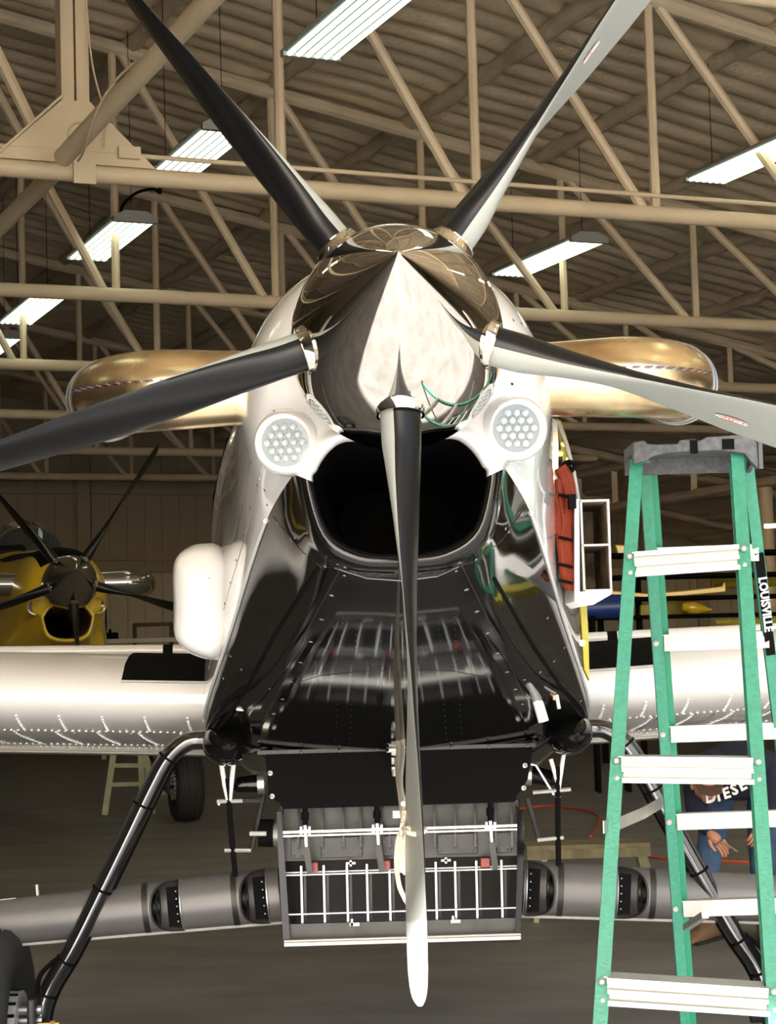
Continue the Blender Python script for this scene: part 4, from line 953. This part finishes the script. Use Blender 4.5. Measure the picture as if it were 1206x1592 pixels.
boom(AP, (812, 1380), (1960, 1430), .100, .058, [(.01, .115), (.345, .455)], bD)

# tether rope hanging from the latch round the lower blade
t = root('tether_rope', P(630, 1290, 6.0), 0, 'cream rope looped from the gate latch and tied round the lower blade', 'rope')
def rope(pts, r_=.006): 
    pts = [(a-(6 if c < 6.5 and a < 645 else 0), b, c) for a, b, c in pts]
    mb = MB(); mb.tube(cr([P(*p) for p in pts], 8), r_, 8); obj('strand', mb, 'rope', t, True)
rope([(620, 1100, 6.75), (616, 1130, 6.75), (619, 1160, 6.7), (624, 1200, 6.4), (629, 1240, 5.6), (633, 1270, 4.9), (637, 1288, 4.3), (640, 1290, 4.02)], .008)
rope([(620, 1100, 6.75), (625, 1130, 6.75), (626, 1170, 6.6), (628, 1215, 6.0), (633, 1250, 5.2)], .008)
rope([(633, 1288, 4.05), (640, 1294, 3.965), (650, 1297, 3.955), (659, 1292, 3.97), (661, 1289, 4.03)], .0055)
rope([(637, 1288, 4.1), (626, 1300, 4.1), (622, 1340, 4.1), (626, 1375, 4.1), (634, 1395, 4.1), (640, 1405, 4.1)], .0052)
rope([(634, 1260, 4.1), (633, 1300, 4.1), (633, 1345, 4.1), (636, 1357, 4.1), (637, 1340, 4.1), (636, 1280, 4.1)], .0052)
rope([(636, 1262, 4.1), (631, 1285, 4.08), (628, 1310, 4.1), (630, 1350, 4.1), (635, 1352, 4.1)], .0052)
mb = MB(); mb.tube([P(620, 1050, 6.7), P(619, 1098, 6.75)], .003, 6); obj('wire', mb, 'steel', t, True)
mb = MB(); mb.ball(P(619, 1101, 6.74), .012, 10); obj('eye_bolt', mb, 'alu2', t, True)

# ================================================================== YELLOW AIRPLANE
YP = root('airplane', (-2.74, 16.6, 0), R(16), 'yellow agricultural airplane with a polished spinner parked at the back left', 'airplane')
obj('upper_cowl', skin_part(CAGE[10:51], 0, EDGE), 'yellow', YP, True, world=False, sharp=60)
obj('belly_cowl', skin_part(CAGE[10:51], EDGE, 50), 'yellow', YP, True, world=False, sharp=60)
mb2 = MB(); q = skin_part(CAGE[0:11], EDGE, 50); mb2.add(q.v, q.f); q = skin_part(CAGE[0:11], 0, EDGE); mb2.add(q.v, q.f); obj('inlet_duct', mb2, 'brown', YP, True, world=False)
obj('rear_fuselage', skin_part(CAGE[50:], 0, 50), 'yellow', YP, True, world=False, sharp=60)
tp2 = MB(); rings = [[Vector((sg*r_[j].x*1.004, r_[j].y, r_[j].z+.004)) for sg, j in [(-1, j) for j in range(8, 0, -1)]+[(1, j) for j in range(0, 9)]] for r_ in CAGE[26:46]]
tp2.loft(rings, False); obj('anti_glare_panel', tp2, 'matte', YP, True, world=False)
spinner(YP, 'chrome_dark'); mb = MB(); mb.lathe(HUB, AX, [(-.21, .0), (-.21, .225), (-.19, .232), (-.185, .10)], 32); obj('spinner_bulkhead', mb, 'matte', YP, True, world=False)
for i in range(5):
    phi = R(-88+72*i); blade(YP, phi, False, ('bblack', 'bblack')); cuff(YP, phi, 'chrome_dark')
exhaust(YP, -1, 'chrome_dark', False); exhaust(YP, 1, 'chrome_dark', False)
landing_light(YP, -.275, .385, 2.27, .0635, False); landing_light(YP, .275, .385, 2.27, .0635, False)
wing(YP, -1, 'yellow', 5.4, False); wing(YP, 1, 'yellow', 5.4, False); tail_feathers(YP, 'yellow'); canopy(YP); gear(YP, -1, 'legblack', .19, 1.58); gear(YP, 1, 'legblack', .19, 1.58)
mb = MB()
for a_, b_ in (((-.75, 3.3, 2.55), (-.75, 3.3, 2.95)), ((-.75, 3.3, 2.95), (-.1, 3.3, 2.98)), ((-.1, 3.3, 2.98), (-.1, 3.3, 2.6))): mb.tube([a_, b_], .025, 8)
obj('wire_cutter_frame', mb, 'matte', YP, True, world=False)

# ================================================================== STEPLADDER
L_ = root('stepladder', (G(1085, 1592).x, 5.6, 0), 0, 'green fibreglass stepladder with aluminium steps standing beside the right wing', 'ladder')
def to_floor(a, b_): 
    k = a.z/(a.z-b_.z); return a+(b_-a)*k
FLt, FRt = P(989, 716, 5.66), P(1145, 706, 5.62)
FLb, FRb = to_floor(FLt, P(934, 1563, 5.10)), to_floor(FRt, P(1203, 1563, 5.02))
RLt, RRt = P(1001, 716, 5.80), P(1160, 704, 5.76)
RLb, RRb = to_floor(RLt, P(1063, 1563, 6.62)), to_floor(RRt, P(1262, 1563, 6.5))
def rail(a, b_, wf, df, sgn, outward, mname='green'):
    mb = MB(); d_ = (b_-a).normalized(); x = Vector((1, 0, 0)); x = (x-d_*x.dot(d_)).normalized(); y = d_.cross(x).normalized()
    if y.y > 0: y = -y                                     # y points to the camera
    mb.beam(a, b_, wf, .006, y)
    for k in (1,):
        mb.beam(a+x*(outward*wf/2*.94)-y*df/2, b_+x*(outward*wf/2*.94)-y*df/2, .006, df, y)
        mb.beam(a-y*df, b_-y*df, wf*.8, .006, y)
    return mb, x, y
sL = -1; sR = 1
rails = []
for nm, a, b_, wf, df, oc in (('front', FLt, FLb, .036, .06, 1), ('front', FRt, FRb, .036, .06, 1), ('rear', RLt, RLb, .032, .05, 1), ('rear', RRt, RRb, .032, .05, 1)):
    mb, x, y = rail(a, b_, wf, df, 1, oc); o = obj('rail', mb, 'green', L_); rails.append((o, a, b_, x, y))
    mb = MB(); d_ = (b_-a).normalized(); mb.beam(b_-d_*.09, b_-d_*.002, wf+.012, df+.02, y); obj('rubber_foot', mb, 'rubber', L_, bevel=.004)
for (a, b_) in ((RLt, RLb),):
    mb = MB(); mb.beam(a+Vector((.028, .02, 0)), b_+Vector((.028, .02, 0)), .024, .004, Vector((0, -1, 0))); obj('rail_flange', mb, 'greend', L_)
# top cap
tc = (FLt+FRt+RLt+RRt)/4; yaw = math.atan2(FRt.y-FLt.y, FRt.x-FLt.x); 
def capv(x, y, z):
    c_ = (FLt+FRt)/2; return Vector((c_.x+.018, c_.y-.03, c_.z+.005))+Vector((x*.95, y, z*.85))
slope = (FRt.z-FLt.z)/(FRt.x-FLt.x)*0
prof = [(-.19, -.03), (-.19, .045), (-.155, .05), (-.145, .038), (-.115, .035), (-.055, .035), (-.045, .048), (.0, .05), (.01, .04), (.035, .055), (.15, .06), (.17, .05), (.19, .03), (.19, -.06), (.165, -.03), (.15, -.005), (.08, .008), (-.08, .006), (-.13, -.005), (-.15, -.02)]
mb = MB(); mb.prism([capv(x, -.03, z) for x, z in prof], (0, .03, 0)); cp = obj('top_cap', mb, 'cap', L_, bevel=.003)
mb = MB(); mb.prism([capv(x, 0, z) for x, z in [(-.188, .045), (-.15, .045), (-.14, .034), (-.05, .034), (-.04, .045), (.16, .055), (.188, .03), (.188, .01), (-.188, .01)]], (0, .19, 0)); obj('cap_tray', mb, 'cap', cp)
mb = MB(); mb.prism([capv(x, .19, z) for x, z in [(-.188, .05), (.188, .05), (.188, -.045), (-.188, -.045)]], (0, .02, 0)); obj('cap_back_skirt', mb, 'cap', cp)
mb = MB(); mb.prism([capv(.192, y, z) for y, z in [(-.03, .03), (.2, .05), (.2, -.06), (.1, -.03), (-.03, -.06)]], (.012, 0, 0)); cs = obj('cap_side_skirt', mb, 'cap', cp)
for (y, z) in ((.0, .02), (.06, .02), (.12, .02), (.12, -.02)):
    mb = MB(); mb.lathe(capv(.206, y, z), (1, 0, 0), [(0, .012), (.003, .01), (.003, .001)], 12); obj('cap_rivet', mb, 'alu2', cs, True)
mb = MB(); mb.box(capv(.10, -.032, .028), (.035, .006, .03)); obj('cap_recess', mb, 'matte', cp); mb = MB(); mb.box(capv(-.005, -.032, .022), (.022, .006, .04)); obj('cap_recess', mb, 'matte', cp)
def on(a, b_, py):                                        # the point of a rail seen at picture height py
    lo_k, hi_k = 0, 1
    for _ in range(40):
        k = (lo_k+hi_k)/2; v = a+(b_-a)*k; d_ = v-CAM; yy = 796-FPX*d_.dot(U_)/d_.dot(F_)
        if yy < py: lo_k = k
        else: hi_k = k
    return a+(b_-a)*lo_k
for yl, yr in ((878, 866), (1196, 1198), (1540, 1556)):
    a, b_ = on(FLt, FLb, yl), on(FRt, FRb, yr); a = a+Vector((.014, .0, 0)); b_ = b_-Vector((.014, 0, 0))
    fw = Vector((0, -1, 0)); mb = MB(); mb.beam(a+fw*.0, b_+fw*.0, .004, .068)
    mb.beam(a+fw*.012+Vector((0, 0, .029)), b_+fw*.012+Vector((0, 0, .029)), .024, .014); mb.beam(a+fw*.012-Vector((0, 0, .029)), b_+fw*.012-Vector((0, 0, .029)), .024, .014); mb.beam(a+fw*.010, b_+fw*.010, .018, .012)
    mb.beam(a+Vector((0, .04, .034)), b_+Vector((0, .04, .034)), .08, .004)
    st = obj('step', mb, 'alu2', L_)
    for q_, sg in ((a, -1), (b_, 1)):
        for dz in (.024, -.024):
            mb = MB(); mb.lathe(q_+Vector((sg*.014, -.006, dz)), fw, [(0, .0095), (.004, .0085), (.008, .005), (.009, .0005)], 14); obj('step_rivet', mb, 'alu2', st, True)
for y in (863, 998, 1140, 1276, 1411, 1545):
    a, b_ = on(RLt, RLb, y+2), on(RRt, RRb, y-4)
    mb = MB(); fw = Vector((0, -1, 0)); mb.beam(a+fw*.008+Vector((.02, 0, 0)), b_+fw*.008, .004, .052); mb.beam(a+Vector((.02, .02, .024)), b_+Vector((0, .02, .024)), .05, .004); br = obj('rear_brace', mb, 'alu2', L_)
    mb = MB(); mb.lathe(a+Vector((-.006, -.006, .0)), fw, [(0, .010), (.004, .009), (.007, .004), (.008, .0005)], 14); obj('brace_rivet', mb, 'alu2', br, True)
# spreader bars
mb = MB(); pts = [P(938, 1286, 5.22), P(962, 1280, 5.4), P(1000, 1264, 5.7), P(1028, 1248, 6.1)]
for a, b_ in zip(pts, pts[1:]): mb.beam(a, b_, .004, .034)
obj('spreader', mb, 'alu', L_)
mb = MB(); mb.beam(P(1066, 1442, 6.4), P(1096, 1422, 5.9), .02, .02); obj('corner_brace', mb, 'alu', L_)
# lettering down the right rear rail
o, a, b_, x, y = rails[3]; d_ = (b_-a).normalized(); c_ = on(a, b_, 940)+Vector((.0, -.010, 0))
ob = MB(); ob.beam(c_-d_*.17, c_+d_*.17, .028, .003, y); obj('lettering_plate', ob, 'matte', L_)
tx = text_mb('LOUISVILLE', .036, .001, c_-Vector((0, .004, 0)), d_, Vector((1, 0, 0)).cross(d_).cross(d_)*-1 if False else x*1, .001); obj('lettering', tx, 'text', L_)

# ================================================================== THE BENT-OVER MAN
def skin_body(name, verts, edges, radii, m, parent, sub=2, rootv=0):
    me = bpy.data.meshes.new(name); inv = MW[top_of(parent).name].inverted()
    me.from_pydata([tuple(inv @ Vector(v)) for v in verts], edges, []); o = bpy.data.objects.new(name, me); COL.objects.link(o)
    sk = o.modifiers.new('skin', 'SKIN'); sk.use_smooth_shade = True
    for i, r_ in enumerate(radii):
        me.skin_vertices[0].data[i].radius = (r_, r_) if not isinstance(r_, tuple) else r_
        me.skin_vertices[0].data[i].use_root = (i == rootv)
    su = o.modifiers.new('sub', 'SUBSURF'); su.levels = sub; su.render_levels = sub
    dg = bpy.context.evaluated_depsgraph_get(); m2 = bpy.data.meshes.new_from_object(o.evaluated_get(dg)); bpy.data.objects.remove(o)
    m2.materials.clear(); m2.materials.append(M[m]); m2.polygons.foreach_set('use_smooth', [True]*len(m2.polygons))
    o = bpy.data.objects.new(name, m2); COL.objects.link(o); o.parent = parent; return o
PD = 11.5
pf = G(1100, 1462)
PE = root('person', (pf.x+.12, pf.y, 0), 0, 'person in a navy hooded sweatshirt and jeans bending over behind the stepladder', 'person')
def Q(px, py, D): return P(px, py, D)
hipL, hipR = Q(1122, 1215, 12.1), Q(1185, 1212, 12.1); pel = (hipL+hipR)/2
kL, kR = Q(1100, 1340, 11.45), Q(1185, 1345, 11.5); aL = Q(1100, 1440, 11.75); aR = Q(1188, 1440, 11.8)
aL.z = max(.1, aL.z); aR.z = .11; 
legs_v = [pel, hipL, (hipL+kL)/2, kL, (kL+aL)/2, aL, hipR, (hipR+kR)/2, kR, (kR+aR)/2, aR]
skin_body('trousers', legs_v, [(0, 1), (1, 2), (2, 3), (3, 4), (4, 5), (0, 6), (6, 7), (7, 8), (8, 9), (9, 10)], [.13, .11, .10, .08, .075, .068, .11, .10, .08, .075, .068], 'jeans', PE)
ch = Q(1140, 1200, 11.35); up = Q(1135, 1232, 11.2); shL, shR = Q(1082, 1208, 11.35), Q(1198, 1200, 11.35); mid = Q(1148, 1190, 11.75)
elL, elR = Q(1082, 1262, 11.05), Q(1205, 1262, 11.1); wrL, wrR = Q(1103, 1296, 10.9), Q(1178, 1288, 11.1)
skin_body('sweatshirt', [pel+Vector((0, 0, .03)), mid, ch, up, shL, (shL+elL)/2, elL, (elL+wrL)/2, wrL, shR, (shR+elR)/2, elR, (elR+wrR)/2, wrR],
          [(0, 1), (1, 2), (2, 3), (2, 4), (4, 5), (5, 6), (6, 7), (7, 8), (2, 9), (9, 10), (10, 11), (11, 12), (12, 13)],
          [.15, .175, .18, .10, .10, .075, .066, .056, .046, .10, .075, .066, .056, .046], 'navy', PE)
hd = Q(1098, 1216, 11.08)
hood = skin_body('hood', [ch+Vector((-.10, -.05, .02)), hd+Vector((.05, .10, .07)), hd+Vector((-.02, .06, .11))], [(0, 1), (1, 2)], [.11, .12, .09], 'navy', PE)
mb = MB(); mb.ball(hd, .105, 20, (.78, 1.0, 1.08)); mb.ball(hd+Vector((-.02, -.09, -.045)), .022, 8, (.8, 1, 1.3)); mb.ball(hd+Vector((.082, .01, -.01)), .03, 10, (.4, .8, 1.2)); mb.ball(hd+Vector((-.082, .01, -.01)), .03, 10, (.4, .8, 1.2))
mb.ball(hd+Vector((0, -.05, -.08)), .05, 12, (.9, .8, .8)); mb.tube([hd+Vector((0, .03, -.03)), ch+Vector((-.05, 0, 0))], .055, 12)
he = obj('head', mb, 'skin', PE, True)
for sg in (-1, 1):
    mb = MB(); mb.ball(hd+Vector((sg*.032, -.094, -.02)), .010, 8); obj('eye', mb, 'white', he, True)
mb = MB(); mb.box(hd+Vector((0, -.092, -.083)), (.045, .008, .008)); obj('mouth', mb, 'decal', he)
mb = MB(); rings = []
for i in range(9):
    a = PI/2*i/8; rr = .098*math.cos(a)+.001; zz = .10*math.sin(a)
    rings.append([hd+Vector((rr*.92*math.cos(t_), rr*1.1*math.sin(t_)-zz*.5, zz*.85+.02-rr*math.sin(t_)*-.25)) for t_ in [2*PI*k/20 for k in range(20)]])
mb.loft(rings, True, False, True)
cpv = obj('cap', mb, 'cap_br', PE, True)
mb = MB(); mb.prism([hd+Vector((x, y, z)) for x, y, z in ((-.075, -.09, -.01), (-.06, -.155, -.055), (0, -.18, -.07), (.06, -.155, -.055), (.075, -.09, -.01))], (0, .004, .008)); obj('cap_peak', mb, 'cap_br', cpv)
mb = MB(); mb.ball(hd+Vector((0, .035, .0)), .098, 14, (.85, .9, .9)); obj('hair', mb, 'hair', he, True)
def hand(wr, dirv, side, par, palm_n):
    d_ = dirv.normalized(); n_ = palm_n.normalized(); s_ = d_.cross(n_).normalized()*side
    v = [wr-d_*.02, wr+d_*.035, wr+d_*.075]; e = [(0, 1), (1, 2)]; r_ = [(.026, .022), (.036, .018), (.038, .016)]
    h = skin_body('hand', v, e, [.028, .034, .034], 'skin', par)
    for k, L in enumerate((.066, .074, .070, .055)):
        o_ = (k-1.5)*.019; b0 = wr+d_*.07+s_*o_; 
        vs_ = [b0, b0+d_*L*.42+n_*L*.18, b0+d_*L*.65+n_*L*.50, b0+d_*L*.62+n_*L*.85]
        fo_ = skin_body('finger', vs_, [(0, 1), (1, 2), (2, 3)], [.0105, .0095, .009, .008], 'skin', h, 1)
    b0 = wr+d_*.02-s_*.028; vs_ = [b0, b0+d_*.03-s_*.022+n_*.012, b0+d_*.062-s_*.018+n_*.03]
    skin_body('thumb', vs_, [(0, 1), (1, 2)], [.014, .012, .010], 'skin', h, 1)
    return h
hand(wrL, Q(1128, 1318, 10.85)-wrL, 1, PE, Vector((.2, .5, -.8))); hand(wrR, Q(1172, 1312, 11.0)-wrR, -1, PE, Vector((-.3, .6, -.3)))
mb = MB(); mb.tube([Q(1123, 1309, 10.83), Q(1146, 1324, 10.80)], .006, 8); pc = obj('pencil', mb, 'wood', None, True); tag(pc, 'short pale pencil held in the bending person\'s hand', 'pencil')
for ax_, sg in ((aL, -1), (aR, 1)):
    mb = MB(); rings = []
    for y, w_, h in ((.10, .035, .09), (.07, .045, .12), (0, .05, .15), (-.06, .05, .10), (-.13, .055, .075), (-.19, .045, .055), (-.21, .02, .03)):
        an_ = R(38) if sg < 0 else R(8); dd_ = Vector((math.sin(an_), math.cos(an_), 0)); sd2 = Vector((dd_.y, -dd_.x, 0)); c_ = Vector((ax_.x, ax_.y-.05, 0))+dd_*(y*1.2); rings.append([c_+sd2*(1.15*w_*math.cos(a))+Vector((0, 0, max(.0, h*.55+h*.55*math.sin(a)))) for a in [2*PI*k/16 for k in range(16)]])
    mb.loft(rings, True, True, True); bo = obj('boot', mb, 'boot', PE, True)
    mb = MB(); mb.prism([Vector((ax_.x, ax_.y-.05, 0))+sd2*(x*1.1)+dd_*(y*1.2) for x, y in ((-.045, .10), (.045, .10), (.055, -.1), (.045, -.2), (-.045, -.2), (-.055, -.1))], (0, 0, .022)); obj('boot_sole', mb, 'rubber', bo)
# lettering across the chest, below the head
for k, chh in enumerate('DIESEL'):
    t_ = k/5; c_ = Q(1104+62*t_, 1240-27*t_**1.6, 10.98+.12*t_); xd = Vector((1, .15, .10+.42*t_)).normalized(); nd = Vector((0, -1, -.1)); yd = nd.cross(xd)*1
    yd = (Vector((0, 0, 1))-xd*xd.z).normalized()
    tx = text_mb(chh, .085, .003, c_, xd, yd, .003); obj('lettering', tx, 'text', PE)

# ================================================================== THINGS ON THE FLOOR
# wooden work platform
wp = root('work_platform', (G(930, 1360).x, 12.9, 0), R(-8), 'low weathered wooden work platform with metal legs behind the right spray boom', 'platform')
zt = .47; x0 = P(815, 1300, 12.9).x; x1 = P(1004, 1300, 12.9).x
for i in range(4):
    mb = MB(); mb.box(((x0+x1)/2, 12.75+i*.10, zt), (x1-x0, .09, .035)); obj('plank', mb, 'wood', wp)
mb = MB(); mb.box(((x0+x1)/2, 12.70, zt-.04), (x1-x0, .02, .06)); obj('apron_rail', mb, 'wood', wp)
for x in (x0+.12, x1-.05):
    for y, dy in ((12.72, -.06), (13.1, .06)):
        mb = MB(); mb.beam((x, y, zt-.03), (x+(.10 if x > 0 and x > (x0+x1)/2 else -.08), y+dy, 0), .035, .03); obj('leg', mb, 'yfg', wp)
    mb = MB(); mb.beam((x+.03, 12.68, .2), (x+.03, 13.14, .2), .02, .03); obj('leg_brace', mb, 'yfg', wp)
# small step stand and tyre at the left under the wing
sd_ = root('sawhorse', (G(225, 1268).x, G(225, 1268).y, 0), 0, 'worn pale yellow step stand under the left wing', 'step stand')
D = G(200, 1266).y
for a_, b_ in (((180, 1150), (163, 1265)), ((226, 1150), (237, 1270)), ((270, 1150), (290, 1262)), ((218, 1150), (222, 1215))):
    mb = MB(); A_ = P(a_[0], a_[1], D+.05); B_ = P(b_[0], b_[1], D); B_.z = .0; mb.beam(A_, B_, .07, .05); obj('leg', mb, 'yfg', sd_)
for a_, b_ in (((176, 1190), (228, 1190)), ((171, 1220), (230, 1218)), ((234, 1234), (284, 1230))):
    mb = MB(); mb.beam(P(a_[0], a_[1], D), P(b_[0], b_[1], D), .03, .05); obj('crossbar', mb, 'yfg', sd_)
mb = MB(); A_ = P(176, 1150, D); B_ = P(274, 1150, D); mb.beam(A_, B_, .3, .05); obj('top_step', mb, 'yfg', sd_)

# orange air hoses on the floor
def hose(pts, label):
    mb = MB(); mb.tube(cr([G(x, y, .012) for x, y in pts], 8), .014, 8); tag(obj('air_hose', mb, 'orange', None, True), label, 'hose')
hose([(800, 1258), (850, 1253), (900, 1258), (927, 1266), (931, 1280), (925, 1292), (918, 1300)], 'orange air hose curving on the floor left of the stepladder')
hose([(1000, 1330), (1045, 1336), (1090, 1337), (1150, 1340), (1230, 1342)], 'orange air hose lying straight behind the bending person')
# distant storage: rack with yellow aircraft parts
rk = root('storage_rack', (P(1000, 960, 30).x, 30, 0), 0, 'black storage rack with yellow aircraft parts seen through the stepladder', 'rack')
for x in (990, 1150, 930):
    mb = MB(); a_ = P(x, 880, 30); mb.beam((a_.x, 30, 0), (a_.x, 30, 3.2), .09, .09); obj('upright', mb, 'matte', rk)
for y in (866, 900, 934, 962):
    mb = MB(); mb.beam(P(900, y, 30.0), P(1240, y-8, 30.0), 1.0, .05); obj('shelf', mb, 'matte', rk)
def yw(pts, D, th, name, label, m='yellow', cat='aircraft part'):
    mb = MB(); mb.prism(pxs(pts, D), (0, th, 0)); o = obj(name, mb, m, None, bevel=.02); tag(o, label, cat); return o
yw([(945, 917), (1005, 922), (1060, 918), (1122, 911), (1124, 905), (1128, 905), (1129, 921), (1060, 927), (1000, 930), (948, 925)], 29.6, .8, 'spare_wing', 'long yellow wing with an upturned tip stored behind the stepladder')
yw([(1030, 926), (1086, 922), (1072, 954), (1062, 957), (1030, 957)], 30.3, .15, 'yellow_panel', 'dull yellow panel below the stored wing', 'yellowz')  # plain stored panel, not any particular control surface
yw([(995, 940), (1028, 938), (1028, 957), (995, 958)], 29.8, .3, 'yellow_panel', 'dull yellow box panel on the lower shelf', 'yellowz')
mb = MB(); a_ = P(1060, 943, 29.6); b_ = P(1107, 948, 29.6); mb.tube([a_, a_+(b_-a_)*.15, a_+(b_-a_)*.4, a_+(b_-a_)*.7, b_], [.06, .09, .11, .06, .01], 10); tag(obj('tail_cone', mb, 'yellow', None, True), 'yellow pointed tail cone stored below the yellow wing', 'aircraft part')
mb = MB(); a_ = P(1105, 908, 31); b_ = P(1215, 900, 31); mb.tube([a_, b_], [.10, .12], 10); tag(obj('spare_boom', mb, 'yellowz', None, True), 'dull yellow tube stored at the right behind the stepladder', 'aircraft part')
mb = MB(); a_ = P(1112, 968, 29.5); b_ = P(1215, 966, 29.5); mb.tube([a_, b_], [.05, .08], 10); tag(obj('spare_boom', mb, 'yellowz', None, True), 'dull yellow tube lying lowest behind the right ladder rail', 'aircraft part')
mb = MB(); a_ = P(905, 946, 24); b_ = P(976, 942, 24); mb.tube([a_, b_], [.13, .15], 16); ft = obj('float_tank', mb, 'blue', None, True); tag(ft, 'blue cylindrical tank with yellow ends beside the cooling duct', 'tank')
for e_, k in ((a_, -1), (b_, 1)):
    mb = MB(); mb.ball(e_, .155 if k > 0 else .135, 14, (.55, 1, 1)); obj('end_cap', mb, 'yellow', ft, True, world=False)
st_ = root('tank_stand', (a_.x, 24, 0), 0, 'black metal stand carrying the blue tank behind the cooling duct', 'stand')
for e_ in (a_+(b_-a_)*.2, a_+(b_-a_)*.85):
    for dy in (-.14, .14):
        mb = MB(); mb.beam((e_.x, e_.y+dy, 0), (e_.x, e_.y+dy, e_.z-.10), .05, .05); obj('leg', mb, 'matte', st_)
    mb = MB(); mb.beam((e_.x, e_.y-.165, e_.z-.15), (e_.x, e_.y+.165, e_.z-.15), .06, .03); obj('cradle', mb, 'matte', st_)
mb = MB(); mb.prism(pxs([(955, 846), (985, 848), (990, 862), (960, 862)], 29.5), (0, .4, 0)); tag(obj('yellow_panel', mb, 'yellow', None, bevel=.02), 'small yellow panel on the top shelf left of the stepladder', 'aircraft part')
mb = MB(); a_ = P(1188, 818, 26); b_ = P(1240, 816, 26); mb.tube([a_, b_], .03, 8); tag(obj('strip_light', mb, 'tube', None, True), 'single white strip light at the right edge beside the stepladder', 'light')
# back left: door frame, dark window, bench clutter
t = root('door_frame', (P(238, 990, 40).x, 40, 0), 0, 'brown door-shaped frame standing by the back wall left of the white fairing', 'frame')
for a_, b_ in (((209, 972), (209, 1010)), ((266, 970), (266, 1010)), ((207, 972), (268, 970))):
    A_, B_ = P(*a_, 40), P(*b_, 40)
    if a_[0] == b_[0]: B_.z = 0
    mb = MB(); mb.beam(A_, B_, .08, .08); obj('frame_bar', mb, 'brown', t)
mb = MB(); mb.prism(pxs([(158, 930), (166, 930), (166, 984), (158, 984)], 44), (0, .05, 0)); o = obj('window_1', mb, 'canopy'); o['kind'] = 'structure'
t = root('work_bench', (P(190, 996, 36).x, 36, 0), 0, 'pale work bench with clutter behind the yellow wing', 'bench')
A_, B_ = P(150, 998, 36), P(290, 994, 36)
mb = MB(); mb.beam(A_, B_, .8, .08); obj('bench_top', mb, 'wall2', t)
for q_ in (A_+Vector((.1, 0, 0)), B_-Vector((.1, 0, 0))):
    mb = MB(); mb.beam(q_, Vector((q_.x, q_.y, 0)), .08, .08); obj('leg', mb, 'wall', t)
mb = MB(); c_ = P(171, 989, 36); mb.box(c_+Vector((0, 0, .0)), (.28, .25, .13)); mb.tube([c_, c_+Vector((0, 0, .13))], .03, 8); tag(obj('tool_box', mb, 'matte', None, bevel=.015), 'black tool case standing on the bench behind the yellow airplane', 'case')
